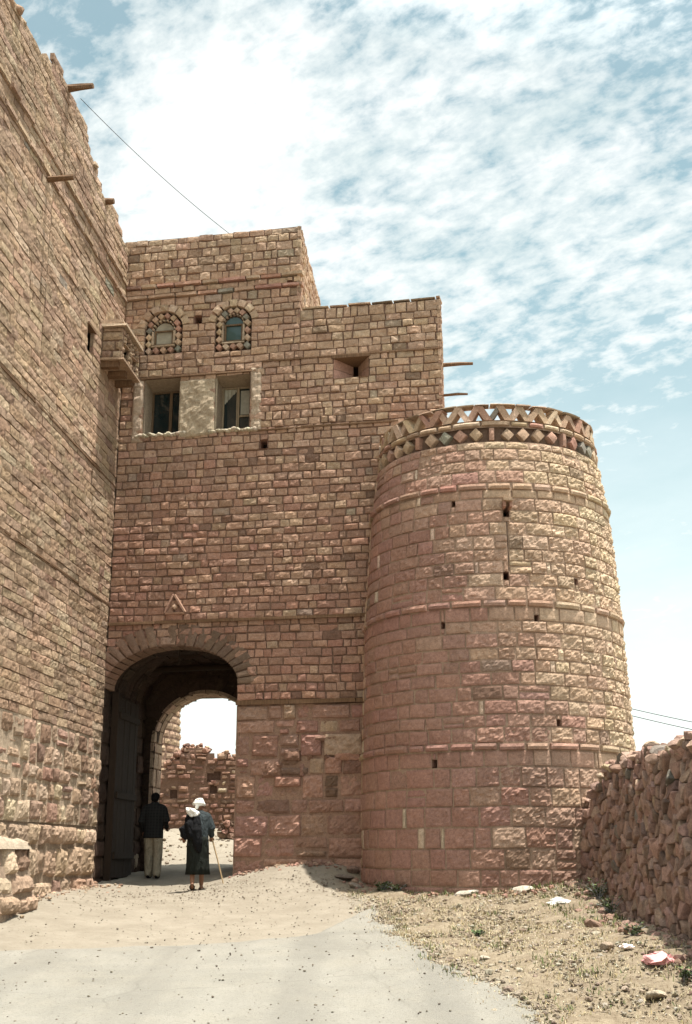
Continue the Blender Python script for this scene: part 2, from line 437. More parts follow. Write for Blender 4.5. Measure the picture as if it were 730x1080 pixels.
def H(x, y):
    x, y = np.atleast_1d(np.asarray(x, float)), np.atleast_1d(np.asarray(y, float))
    xc, yc = np.clip(x, -14, 14), np.clip(y, -4, 46)
    d2 = (xc[:, None]-GP[None, :, 0])**2+(yc[:, None]-GP[None, :, 1])**2
    return _phi(d2)@_wt[:_n]+_wt[_n]+_wt[_n+1]*xc+_wt[_n+2]*yc
def h1(x, y): return float(H(x, y)[0])
def on_ground(px, py):
    d = ray(px, py); k = 5.0
    while k < 60:
        p = CAMP+d*k
        if p[2] < h1(p[0], p[1]): break
        k += .05
    p = CAMP+d*k; p[2] = h1(p[0], p[1]); return p

# road edge in plan (right side), measured on the ground
RE = [on_ground(*q)[:2] for q in ((352, 930), (398, 958), (416, 985), (455, 1010), (505, 1037), (572, 1079))]
RE = sorted([(p[1], p[0]) for p in RE]+[(6.0, 3.3), (-4.0, 4.6)])
REy, REx = [a for a, _ in RE], [b for _, b in RE]
def road_r(y): return np.interp(y, REy, REx)
def wall_x(y): return A[0]+(22.5-y)*(-math.tan(AW))
def verge_mask(x, y): return (x > road_r(y)) & (x < 3.55)

_yf = sorted([tuple(on_ground(*q)[:2]) for q in ((2, 1004), (60, 1002), (150, 998), (260, 993), (335, 985), (372, 968), (396, 955))])
YFx, YFy = [a for a, _ in _yf], [b for _, b in _yf]

# ------------------------------------------------------------------ ground sheet
gx = np.concatenate([[-3000, -800, -250, -90, -40, -22], np.arange(-12, -6.5, .5), np.arange(-6.5, 5.5, .055), np.arange(5.5, 12, .5), [22, 40, 90, 250, 800, 3000]])
gy = np.concatenate([[-3000, -800, -200, -60, -20, -8, -3], np.arange(0, 10, .5), np.arange(10, 25.5, .06), np.arange(25.5, 40, .25), [42, 46, 60, 90, 200, 800, 3000]])
GX, GY = np.meshgrid(gx, gy); X, Y = GX.ravel(), GY.ravel()
Z = H(X, Y)
near = ((X > -7) & (X < 6) & (Y > 9) & (Y < 42))
nz_ = .018*fbm(np.stack([X*1.7, Y*1.7, X*0], 1), 3)+.010*fbm(np.stack([X*7, Y*7, X*0+3], 1), 3)
vm = verge_mask(X, Y)
rmask = np.clip((X-road_r(Y))/.4, 0, 1); rmask = np.maximum(rmask, np.clip((Y-np.interp(X, YFx, YFy))/.5, 0, 1))
Z = Z+np.where(near, nz_*np.where(vm, 2.1, 1.2)*rmask, 0)
c = len(gx); r_ = len(gy)
F = [(j*c+i, j*c+i+1, (j+1)*c+i+1, (j+1)*c+i) for j in range(r_-1) for i in range(c-1)]
# tint: R channel = how much verge
vt = np.clip((X-road_r(Y))/.35+.5*fbm(np.stack([X*2.5, Y*2.5, X*0+8], 1), 3)+.3, 0, 1)*(Y < 21.5)*(X < 6)
gm, nt, b = new_mat('dry_dirt'); co = coord(nt)
at = nt.nodes.new('ShaderNodeAttribute'); at.attribute_name = 'tint'; sp = nt.nodes.new('ShaderNodeSeparateColor'); nt.links.new(at.outputs['Color'], sp.inputs['Color'])
dirt = mix(nt, ramp(nt, noise(nt, co, 2.2, 8, .65), [(.35, 0.), (.65, 1.)]), (.225, .195, .152), (.28, .246, .196))
dirt = mix(nt, ramp(nt, noise(nt, co, 28, 6, .8), [(.5, 0.), (.68, .6)]), dirt, (.19, .15, .105))
vrg = mix(nt, ramp(nt, noise(nt, co, 5, 8, .75), [(.4, 0.), (.6, 1.)]), (.19, .148, .102), (.27, .22, .155))
vrg = mix(nt, ramp(nt, noise(nt, co, 22, 7, .8), [(.5, 0.), (.66, .8)]), vrg, (.10, .075, .045))
nt.links.new(mix(nt, sp.outputs[0], dirt, vrg), b.inputs['Base Color'])
bump(nt, b, mix(nt, .5, noise(nt, co, 22, 9, .8), noise(nt, co, 90, 4, .7)), .8, .03)
g = mk('ground', np.stack([X, Y, Z], 1), F, gm, tint=np.stack([vt, vt, vt], 1), smooth=True)
tag(g, 'pale dry dirt ground before and beyond the gate', kind='structure')

# road sheet
ys = np.arange(2, 20.6, .07); K = 110
X, Y = [], []
for y in ys:
    l = wall_x(y)+.35 if y > 17.5 else max(wall_x(y)+.3, -7); r2 = float(road_r(y))+.1
    xs = np.linspace(l, r2, K); X += list(xs); Y += [y]*K
X, Y = np.array(X), np.array(Y); u = np.tile(np.linspace(0, 1, K), len(ys)); wd = np.repeat(np.array([float(road_r(y))+.1-wall_x(y) for y in ys]), K)
rag = .22*fbm(np.stack([X*1.6, Y*1.6, X*0+20], 1), 4)
edge = np.minimum((1-u)*wd, np.minimum(u*wd, (np.interp(X, YFx, YFy)-Y)*1.6+.25*fbm(np.stack([X*.8, Y*.5, X*0+2], 1), 2)))+rag*np.where(u < .7, .35, 1)
Z = H(X, Y)+np.clip(edge*.12-.012, -.05, .030)+.005*fbm(np.stack([X*2, Y*2, X*0+30], 1), 3)-.008*np.exp(-((X+1.5+.10*(Y-15))/.28)**2)-.008*np.exp(-((X-.35+.10*(Y-15))/.28)**2)
F = [(j*K+i, j*K+i+1, (j+1)*K+i+1, (j+1)*K+i) for j in range(len(ys)-1) for i in range(K-1)]
rm, nt, b = new_mat('worn_grey_road'); co = coord(nt)
cc = mix(nt, ramp(nt, noise(nt, co, .9, 7, .6, .3), [(.36, 0.), (.62, 1.)]), (.205, .194, .168), (.262, .247, .213))
mp = nt.nodes.new('ShaderNodeMapping'); mp.inputs['Scale'].default_value = (1, .12, 1); mp.inputs['Rotation'].default_value = (0, 0, .12); nt.links.new(co, mp.inputs['Vector'])
cc = mix(nt, ramp(nt, noise(nt, mp.outputs['Vector'], 2.2, 6, .6), [(.45, 0.), (.7, .4)]), cc, (.17, .158, .134))
cc = mix(nt, ramp(nt, noise(nt, co, 1.7, 9, .7), [(.46, 0.), (.75, .6)]), cc, (.27, .247, .202))
cc = mix(nt, ramp(nt, noise(nt, co, 34, 5, .8), [(.54, 0.), (.66, .8)]), cc, (.13, .118, .095))
cc = mix(nt, ramp(nt, noise(nt, co, 60, 3, .7), [(.6, 0.), (.7, .6)]), cc, (.37, .345, .29))
vo = nt.nodes.new('ShaderNodeTexVoronoi'); vo.feature = 'DISTANCE_TO_EDGE'; vo.inputs['Scale'].default_value = .55
wv = nt.nodes.new('ShaderNodeMix'); wv.data_type = 'VECTOR'; wv.inputs[0].default_value = .16; nt.links.new(co, wv.inputs[4])
nn = nt.nodes.new('ShaderNodeTexNoise'); nn.inputs['Scale'].default_value = 2.5; nn.inputs['Detail'].default_value = 6; nt.links.new(co, nn.inputs['Vector']); nt.links.new(nn.outputs['Color'], wv.inputs[5]); nt.links.new(wv.outputs[1], vo.inputs['Vector'])
ck = ramp(nt, vo.outputs['Distance'], [(0., .3), (.010, 0.)])
ckm = mix(nt, 1., ck, ramp(nt, noise(nt, co, .8, 4), [(.48, 0.), (.56, 1.)]), 'MULTIPLY')
cc = mix(nt, ckm, cc, (.10, .09, .07))
wa = nt.nodes.new('ShaderNodeTexWave'); wa.bands_direction = 'X'; wa.inputs['Scale'].default_value = .22; wa.inputs['Distortion'].default_value = 1.6; wa.inputs['Detail'].default_value = 3; wa.inputs['Detail Scale'].default_value = .5; nt.links.new(mp.outputs['Vector'], wa.inputs['Vector'])
cc = mix(nt, ramp(nt, wa.outputs['Fac'], [(.72, 0.), (.95, .35)]), cc, (.165, .155, .135))
nt.links.new(cc, b.inputs['Base Color']); bump(nt, b, mix(nt, .5, noise(nt, co, 20, 9, .8), noise(nt, co, 90, 5, .75)), .8, .03)
tag(mk('road', np.stack([X, Y, Z], 1), F, rm, smooth=True), 'worn pale grey road climbing to the gate', kind='structure')

# ------------------------------------------------------------------ LEFT BUILDING
L0 = (A[0], A[1], h1(A[0]+.5, A[1]))
fort = empty('fortress_building', L0, 'tall beige stone building with a long bare side wall along the left of the road', 'building')
T_END = 10.5
par = [ls(*q) for q in ((133, 258), (122, 226), (112, 208), (99, 172), (95, 150), (93, 132), (76, 100), (70, 84), (63, 63), (44, 60), (40, 52), (12, 2))]
par.sort(); par_t, par_z = [p[0] for p in par], [p[1] for p in par]
def fort_top(t): return float(np.interp(t, par_t, par_z))+.07*n1(t*2.3, 3.)
cz1 = ls(65, 180)[1]; cz1 = .5*(ls(110, 262)[1]+ls(30, 118)[1])
cz2 = .5*(ls(120, 300)[1]+ls(20, 128)[1])
zr = ls(60, 765)[1]                          # below this the wall is rough rubble
zr2 = ls(50, 868)[1]
def st_left(z):
    def tint(s, zz):
        k = 1+.16*n1(s*.45, zz*.45)+.08*n1(s*1.9, zz*.3)
        if abs(s-seam) < .16 and seam_z[0] < zz < seam_z[1]: k *= .8
        return tuple(x*k for x in pick(LEFTP))
    return dict(w=(.24, .7), tint=tint, amp=.012, cell=.034 if z < 8 else .042, gap=.005, rnd=.004, bulge=.001, jit=.007, o=.004, split=0)
W = Wall(P_left, True, 2); W.wob = .007
wz0, wz1 = ls(95, 372)[1], ls(95, 345)[1]; wt = ls(96, 360)[0]
win_l = (wt-.16, wt+.2, wz0, wz1)
seam = ls(49, 300)[0]
seam_z = (ls(45, 385)[1], ls(53, 205)[1])
slots = [(ls(3, 625)[0]-.03, ls(3, 625)[0]+.02, ls(3, 640)[1], ls(3, 615)[1]), (ls(35, 655)[0]-.03, ls(35, 655)[0]+.03, ls(35, 662)[1], ls(35, 645)[1]), (ls(85, 690)[0]-.03, ls(85, 690)[0]+.04, ls(85, 697)[1], ls(85, 678)[1]), (ls(96, 690)[0]-.03, ls(96, 690)[0]+.03, ls(96, 697)[1], ls(96, 684)[1]), (ls(97, 505)[0]-.03, ls(97, 505)[0]+.03, ls(97, 512)[1], ls(97, 497)[1])]
rects = [win_l, (seam-.012, seam+.012, *seam_z)]+slots
lay(W, 0, T_END, levels(zr, cz2-.06, .135, .172), st_left, rects=rects, backing=-.02, mortar=(.30, .205, .142))
lay(W, 0, T_END, levels(cz2+.06, cz1-.06, .135, .17), st_left, backing=-.02, mortar=(.30, .205, .142))
lay(W, 0, T_END, levels(cz1+.06, max(par_z)+.25, .135, .17), st_left, top=fort_top, backing=-.02, mortar=(.30, .205, .142))
LOWP = [(4, (.43, .305, .215), .12), (2, (.41, .275, .195), .14), (1.2, BEP, .1), (.8, (.35, .22, .155), .15), (.5, (.26, .17, .12), .15)]
LIME = (.50, .39, .285)
def st_mid(z): return dict(w=(.22, .6), tint=lambda s, zz: pick(LOWP), amp=.019, cell=.035, gap=.022, rnd=.022, bulge=.014, jit=.03, o=.012, base=.014, split=.2)
lay(W, 0, T_END, levels(zr2, zr, .22, .36), st_mid, backing=-.012, mortar=LIME, step=.05)
def st_big(z): return dict(w=(.4, .95), tint=lambda s, zz: pick(LOWP), amp=.028, cell=.04, gap=.022, rnd=.04, bulge=.025, jit=.03, o=.02, base=.02)
lay(W, 0, T_END, [-.8, -.2, h1(-4.6, 21)-.15, h1(-4.6, 21)+.22, zr2-.35, zr2], st_big, mortar=(.34, .26, .19))
ex = MB()                                    # the bulk behind the face: parapet back, roof, far and near sides
tt = np.linspace(0, T_END, 60)
for a_, b_ in zip(tt[:-1], tt[1:]):
    za, zb = fort_top(a_)-.12, fort_top(b_)-.12
    ex.hexa(P_left(np.array([a_, b_, b_, a_]*2), np.array([cz1-.6]*4+[za, zb, zb, za]), np.array([-.04, -.04, -.5, -.5]*2)), vary(BEI))
ex.box(P_left, -4, T_END, -1, cz1-.4, -9, -.36, BEI)
ex.box(P_left, win_l[0], win_l[1], wz0, wz1, -.35, -.25, (.02, .015, .01))
for k in range(26):                          # loose stones on the ruined parapet
    t = random.uniform(0, 8.5); zc = fort_top(t); sz = random.uniform(.05, .12)
    v = rock_v((sz*1.3, sz, sz*.75), 500+k)
    p = P_left(np.array([t]), np.array([zc-.02+random.uniform(-.04, .05)]), np.array([random.uniform(-.35, -.02)]))[0]
    ex.add(v+p, rock_f(2), pick(LEFTP))
W.finish('wall', STONE_ROUGH, fort, extra=ex)
for cz, pr in ((cz1, .045), (cz2, .04)):       # two string courses
    W = Wall(P_left, True, 4); x = -.02
    while x < T_END:
        w = random.uniform(.35, .7); W.block(x, x+w, cz-.06, cz+.06, o=pr+random.gauss(0, .008), amp=.012, tint=pick(LEFTP), cell=.06, gap=.01, depth=.1, rnd=.02); x += w
    ex = MB(); ex.box(P_left, 0, T_END, cz-.058, cz-.05, -.1, pr-.02, BEI); ex.box(P_left, 0, T_END, cz+.05, cz+.058, -.1, pr-.02, BEI)
    W.finish('string_course', STONE_ROUGH, fort, extra=ex)
for (p0, p1, rr) in (((72, 94), (97, 97), .07), ((50, 190), (83, 195), .06), ((112, 213), (123, 214), .07)):   # wooden spouts
    t, z = ls(*p0); b0 = P_left(np.array([t]), np.array([z]), np.array([-.3]))[0]; L = .46
    if p0[0] == 112: L = .16
    mb = MB(); d = M_L+np.array([0, -.03, .02]); mb.tube([b0, b0+d*.3, b0+d*(.3+L*.5), b0+d*(.3+L)], [rr, rr, rr*.95, rr*.8], 7, jit=.2)
    mb.build('wooden_beam', TIMBER, fort)
for py_l, py_r in ((302, 510), (465, 640)):  # levelling timbers bedded in the wall
    z = ls(118, py_r)[1]; W = MB(); x = .0
    while x < 8:
        w = random.uniform(1.2, 2.4); W.box(P_left, x, x+w-.02, z-.016, z+.016, -.05, .014, (.2, .13, .09), .004); x += w
    W.build('tie_timber', TIMBER, fort)
# stone box window (closed balcony) near the inner corner
t1, zt = ls(107, 342); t1 = ls(107, 365)[0]; zt = ls(128, 337, .42)[1]; zb = ls(128, 378, .42)[1]; t0 = .28; PR = .42
ob = MB()
box_o = bpy.data.objects.new('box_window', None); col.objects.link(box_o); box_o.parent = fort
def P_end(s, z, o): return A[None, :]+(t1+o)[:, None]*W_L+s[:, None]*M_L+z[:, None]*UP
def P_front(s, z, o): return A[None, :]+s[:, None]*W_L+(PR+o)[:, None]*M_L+z[:, None]*UP
W = Wall(P_end, False, 5)
lay(W, .0, PR, levels(zb+.05, zt-.06, .15, .2), lambda z: dict(w=(.2, .45), tint=lambda s, q: pick(LEFTP), amp=.02, cell=.04, gap=.012, rnd=.014, bulge=.01, jit=.008, o=.006), mortar=MORTAR)
ex = MB(); ex.box(P_left, t0, t1-.05, zb+.05, zt-.06, -.1, PR-.2, BEI)
W.finish('end_wall', STONE_ROUGH, box_o, extra=ex)
W = Wall(P_front, True, 6); tm = (t0+t1)/2; hwid = (t1-t0)/2
arcs = [(tm-hwid*.5, zb+.36, .14, .22, .08), (tm+hwid*.5, zb+.36, .14, .22, .08)]
rr = [(a[0]-.14, a[0]+.14, zb+.18, zb+.36) for a in arcs]
lay(W, t0, t1, [zb+.05, zb+.18, zb+.3, zb+.42, zb+.54, zb+.66, zt-.06], lambda z: dict(w=(.14, .3), tint=lambda s, q: pick(LEFTP), amp=.015, cell=.04, gap=.012, rnd=.012, bulge=.008, jit=.006, o=.005), rects=rr, arches=[(a[0], a[1], a[2], a[3], a[4]) for a in arcs], mortar=MORTAR)
for a in arcs: voussoirs(W, a[0], a[1], a[2], a[3], .08, 9, LEFTP, .03, .008, cell=.04)
W.finish('front_wall', STONE_ROUGH, box_o)
for a in arcs:
    mb = MB(); mb.box(P_left, a[0]-.14, a[0]+.14, zb+.18, zb+.58, PR-.17, PR-.13, (.05, .04, .03)); mb.build('screen_panel', DARKWOOD, box_o)
mb = MB(); mb.box(P_left, t0-.05, t1+.06, zt-.06, zt, -.05, PR+.06, BEP, .012); mb.box(P_left, t0-.03, t1+.03, zt+.003, zt+.07, -.05, PR-.01, BEI, .02); mb.build('cap_slab', STONE_ROUGH, box_o)
mb = MB(); mb.box(P_left, t0-.02, t1+.03, zb, zb+.05, -.05, PR+.03, BEI, .008); mb.build('floor_slab', STONE_ROUGH, box_o)
for k in range(3):
    t = t0+.1+(t1-t0-.2)*k/2; mb = MB(); mb.box(P_left, t-.06, t+.06, zb-.12, zb-.003, -.1, PR-.08, (.3, .18, .11), .01); mb.build('bracket', TIMBER, box_o)
mb = MB(); mb.box(P_left, win_l[0]-.06, win_l[1]+.06, wz1, wz1+.05, -.1, .03, (.2, .12, .08), .005); mb.build('lintel', TIMBER, fort)

# rough stone plinth against the left wall
tpl = ls(36, 893, .52)[0]
zt_p = ls(20, 884, .35)[1]
def P_pl(s, z, o): return P_left(s, z, .62+o-.22*np.clip((z-h1(-5.2, 18.5))/.9, 0, 1))
W = Wall(P_pl, True, 9)
pb = h1(*P_left(np.array([tpl+1.]), np.array([0.]), np.array([.6]))[0][:2])
lay(W, tpl+.05, T_END, [pb-.5, pb+.02, pb+.3, pb+.55, zt_p-.07], lambda z: dict(w=(.35, .8), tint=lambda s, q: pick(LOWP), amp=.03, cell=.035, gap=.012, rnd=.04, bulge=.03, jit=.03, o=.015, split=.1), mortar=(.4, .3, .22))
def P_ple(s, z, o): return A[None, :]+(tpl+.08-o)[:, None]*W_L+s[:, None]*M_L+z[:, None]*UP
ex = MB(); ex.box(P_left, tpl+.12, T_END, pb-.6, zt_p-.06, -.1, .40, (.3, .22, .16))
W2 = Wall(P_ple, False, 10); lay(W2, .0, .50, [pb-.4, pb+.05, pb+.32, pb+.58, zt_p-.07], lambda z: dict(w=(.3, .5), tint=lambda s, q: pick(LOWP), amp=.04, cell=.035, gap=.012, rnd=.03, bulge=.02, jit=.02, o=.01), mortar=(.4, .3, .22))
plinth = empty('stone_plinth', tuple(P_left(np.array([tpl+.5]), np.array([pb]), np.array([.3]))[0]), 'low rough stone plinth with a pale mortared top at the foot of the left wall', 'plinth')
W.finish('body', STONE_ROUGH, plinth, extra=ex); W2.finish('end_face', STONE_ROUGH, plinth)
tp = Wall(lambda s, z, o: P_left(s, zt_p-.03+o, z), True, 12, 5.)
tp.block(tpl+.04, T_END, -.05, .52, .0, .07, (.50, .41, .31), .05, .0, .05, .12, .04, .03, .01); tp.finish('mortar_top', PLASTER, plinth)

# ------------------------------------------------------------------ GATEHOUSE
S_R = fs(465, 330)[0]; S_T = fs(317, 300)[0]
ZT = .5*(fs(140, 253)[1]+fs(315, 240)[1]); ZR = .5*(fs(330, 328)[1]+fs(464, 313)[1])
gate = empty('gatehouse', (A[0]+2.5, A[1]-.4, h1(A[0]+2.5, A[1]-.4)), 'square red and beige stone gatehouse with an arched gateway and a stepped roofline', 'gatehouse')
zsp = .5*(fs(110, 728)[1]+fs(250, 719)[1]); s_l, s_r = fs(110, 728)[0], fs(250, 719)[0]
sc, hw = (s_l+s_r)/2, (s_r-s_l)/2; rise = fs(185, 681)[1]-zsp; RING = .42
ARCH = (sc, zsp, hw, rise, RING)
zg = h1(A[0]+2, A[1]-.3)
zslab = fs(320, 739)[1]
def rect(x0, y0, x1, y1):
    a, b_ = fs((x0+x1)/2, y1), fs((x0+x1)/2, y0); return (fs(x0, (y0+y1)/2)[0], fs(x1, (y0+y1)/2)[0], a[1], b_[1])
C1, C2 = rect(152, 400, 189, 457), rect(227, 396, 263, 452)
LOOP = rect(352, 377, 389, 398)
V1, V2 = rect(205, 333, 213, 341), rect(274, 464, 282, 473)
V3 = rect(303, 296, 309, 303)
AW1, AW2 = rect(153, 329, 192, 373), rect(227, 323, 265, 369)
def st_fac(z):
    def tint(s, zz):
        k = (zz-zslab)/(ZT-zslab)*1.05-.05+.16*n1(s*.7, zz*.7)+.12*(s-3)/3  # paler with height and rightwards, a sunlit look given by tint
        return blend((.36, .205, .150), (.465, .33, .226), k, .16, .08)
    return dict(w=(.13, .36), tint=tint, amp=.014, cell=.03, gap=.0095, rnd=.008, bulge=.003, jit=.012, o=.008, split=.02)
mzA, mzB = .5*(fs(135, 305)[1]+fs(312, 289)[1]), .5*(fs(135, 316)[1]+fs(312, 300)[1])
rects = [C1, C2, LOOP, V1, V2, AW1, AW2]
W = Wall(P_fac, False, 1)
lv = levels(zslab+.03, mzB-.05, .128, .172)
lay(W, 0, S_R, [z for z in lv if z < ZR-.6]+[], st_fac, rects=rects, arches=[ARCH], mortar=MORTAR)
last = [z for z in lv if z < ZR-.6][-1]
def cap_top(s): return ZR+.03*n1(s*2, 5)
lay(W, S_T, S_R, levels(last, ZR, .13, .17), st_fac, mortar=MORTAR)
lay(W, 0, S_T, levels(last, mzB-.05, .13, .17), st_fac, rects=rects, mortar=MORTAR)
lay(W, 0, S_T, [mzB+.05, mzA-.05], st_fac, rects=[V3], mortar=MORTAR)
lay(W, -.3, S_T, levels(mzA+.05, ZT, .15, .2), st_fac, mortar=MORTAR)
# worn big stones right of the gateway
LOWR = [(5, (.36, .21, .16), .12), (2, (.41, .255, .19), .1), (.6, (.43, .30, .21), .1), (.5, (.22, .135, .1), .15)]
def st_low(z):
    hgt = (z-zg)/(zslab-zg)
    return dict(w=(.26, .75) if hgt > .25 else (.4, 1.), tint=lambda s, q: pick(LOWR), amp=.03, cell=.035, gap=.014, rnd=.022, bulge=.010, jit=.016, o=.02, split=.15)
lz = levels(zg-.5, zslab-.05, .24, .42)
lay(W, s_r, 9.0, lz, st_low, mortar=(.33, .21, .15))
for px, py, ww, hh_, oo in ((287, 812, .42, .3, -.02), (308, 797, .34, .2, .02), (327, 797, .14, .2, -.01), (345, 796, .16, .2, .0), (366, 797, .5, .2, .015), (300, 772, .2, .1, .02), (345, 778, .5, .14, .02), (318, 812, .12, .26, .0)):
    s_, z_ = fs(px, py); W.block(s_-ww/2, s_+ww/2, z_-hh_/2, z_+hh_/2, .03+oo, .03, vary(DRK, .15) if px in (287, 308, 327, 345) else vary(RED, .1), .035, .0, .03, .08, .01, .015, .01)
lay(W, 0, s_l, levels(zg-.5, zslab+.03, .3, .42), lambda z: dict(w=(.2, .4), tint=lambda s, q: vary((.47, .35, .26), .08), base=.03, amp=.01, cell=.05, gap=.008, rnd=.01, bulge=.004, jit=.004, o=.004), mortar=MORTAR)
ex = MB()
# bulk: side and back walls, roofs (kept behind the facing)
DEP = 3.6
def G(s, d, z): return A+s*U_F+d*Q+np.array([0, 0, z])
def slab(s0, s1, d0, d1, z0, z1, t): ex.hexa([G(s0, d0, z0), G(s1, d0, z0), G(s1, d1, z0), G(s0, d1, z0), G(s0, d0, z1), G(s1, d0, z1), G(s1, d1, z1), G(s0, d1, z1)], t)
slab(S_T-.4, S_R-.05, .5, DEP, ZR-.45, ZR-.3, BEI); slab(-2, S_T-.05, .5, DEP, ZT-.45, ZT-.3, BEI)
slab(0.02, S_R-.05, DEP, DEP+.3, zsp+rise+.6, ZR-.3, RED); slab(0.02, S_T-.05, DEP, DEP+.3, ZR-.3, ZT-.1, BEI)
slab(S_T-.35, S_T-.05, .1, DEP, ZR-.44, ZT-.06, BEI); slab(S_R-.35, S_R-.05, .1, DEP+.3, -.5, ZR-.06, RED)
slab(0.02, S_R-.36, .6, DEP, zsp+rise+.9, zsp+rise+1.1, DRK)          # floor above the passage
slab(.02, S_T-.06, .05, .4, ZT-.5, ZT-.07, BEI); slab(S_T+.01, S_R-.06, .05, .4, ZR-.5, ZR-.07, BEI)
W.finish('wall', STONE, gate, extra=ex)
# faces that look right: tall part and right flank
for s0, z0, z1 in ((S_T, ZR-.3, ZT), (S_R, -.4, ZR)):
    B0 = A+s0*U_F
    def P_side(s, z, o): return B0[None, :]+s[:, None]*Q+o[:, None]*M_L+z[:, None]*UP
    W = Wall(P_side, False, 7); lay(W, 0, DEP, levels(z0, z1, .14, .19), st_fac, mortar=MORTAR); W.finish('side_wall', STONE, gate)
for z, pr in ((mzA, .06), (mzB, .05)):
    W = Wall(P_fac, False, 8); x = 0.
    while x < S_T+.05:
        w = min(random.uniform(.3, .6), S_T+.06-x); W.block(x, x+w, z-.05, z+.05, o=pr+random.gauss(0, .006), amp=.008, tint=pick(FAC_HI), cell=.05, depth=.1); x += w+.0001
    W.finish('string_course', STONE, gate)
# parapet coping of the lower roof: thin irregular dark-stained slabs
W = Wall(P_fac, False, 13); x = S_T+.03
while x < S_R:
    w = min(random.uniform(.25, .6), S_R-x); W.block(x, x+w, ZR-.004, ZR+random.uniform(.045, .065), o=.028+random.gauss(0, .008), amp=.012, tint=pick([(1, (.27, .2, .14), .2), (2, BEI, .15)]), cell=.05, gap=.004, depth=.3, jit=.006); x += w
W.finish('coping', STONE_ROUGH, gate)
# gateway arch
W = Wall(P_fac, False, 14)
voussoirs(W, sc, zsp, hw, rise, RING, 23, lambda k: blend((.18, .125, .09), (.31, .19, .138), max(0, (k-.4)*1.9), .10, .0), .010, .008, depth=.5, gap=.004, cell=.04)
W.finish('arch_ring', STONE, gate)
W = Wall(P_fac, False, 15)                   # plaster collar left of the ring and under the timber
z655 = .5*(fs(120, 659)[1]+fs(380, 648)[1])
mb = MB(); x = 0.
while x < 7.3:
    w = random.uniform(.9, 1.7); mb.box(P_fac, x, min(x+w, 7.3)-.012, z655-.03, z655+.025, -.05, .045, (.2, .12, .08), .004); x += w
mb.build('tie_timber', TIMBER, gate)
mb = MB(); x = s_r
while x < 7.3:
    w = random.uniform(.5, 1.3); mb.box(P_fac, x, min(x+w, 7.3)-.012, zslab-.05, zslab+.028, -.08, .05, (.2, .12, .08), .008); x += w
mb.build('tie_timber', TIMBER, gate)
for (xa, ya, xb, yb, t) in ((318, 450, 420, 444, .018), (276, 383, 465, 365, .016), (272, 455, 320, 450, .015)):
    a, b_ = fs(xa, ya), fs(xb, yb); z = (a[1]+b_[1])/2; mb = MB(); mb.box(P_fac, a[0], b_[0], z-t, z+t, -.05, .022, (.2, .14, .1), .004); mb.build('tie_timber', TIMBER, gate)
# triangular relief over the arch
a, b_, c_ = fs(174, 648), fs(196, 647), fs(184, 627)
W = Wall(P_fac, False, 16)
for (p, q) in ((a, c_), (c_, b_), (b_, a)):
    L = math.hypot(q[0]-p[0], q[1]-p[1]); dx, dz = (q[0]-p[0])/L, (q[1]-p[1])/L
    W.block(0, L, -.035, .035, .06, .006, vary(REDP), .04, .004, .015, .06, .01, .005, .004, lambda s, z, p=p, dx=dx, dz=dz: (p[0]+s*dx-z*dz, p[1]+s*dz+z*dx))
m_ = ((a[0]+b_[0]+c_[0])/3, (a[1]+b_[1]+c_[1])/3)
W.block(-.05, .05, -.05, .05, .055, .006, vary(BEI), .03, 0, .012, .06, .01, .004, .004, lambda s, z: (m_[0]+(s-z)*.7, m_[1]+(s+z)*.7))
W.finish('triangle_relief', STONE, gate)

# plaster round the two casements
PZ0, PZ1 = fs(200, 466)[1], fs(200, 395)[1]
pal = (.50, .40, .29)
xl, xr = fs(139, 430)[0], fs(276, 425)[0]
for q, (s0, s1, z0, z1, o_) in enumerate(((xl, C1[0]-.002, PZ0+.05, C1[3]+.04, .022), (C1[1], C2[0]-.004, PZ0+.1, C2[3]+.01, .034), (C2[1], xr, C2[2]-.12, C2[3]+.16, .026))):
    W = Wall(P_fac, False, 17+q, 6.); W.block(s0, s1, z0, z1, o_, .03, vary(pal, .06), .035, 0, .03, .06, .006, .03, .006); W.finish('plaster_patch', PLASTER, gate)
for Cx, cnt in ((C1, 5), (C2, 6)):            # lumpy plaster sills
    ex = MB()
    for k in range(16):
        s = Cx[0]-.1+(Cx[1]-Cx[0]+.22)*k/15
        v = rock_v((random.uniform(.05, .09), random.uniform(.04, .07), random.uniform(.03, .055)), 900+cnt*50+k, 2, 3)
        ex.add(v+P_fac(np.array([s]), np.array([Cx[2]-.035+random.uniform(-.02, .015)]), np.array([.0]))[0], rock_f(2), vary((.58, .5, .38), .08))
    ex.build('plaster_sill', PLASTER, gate, True)
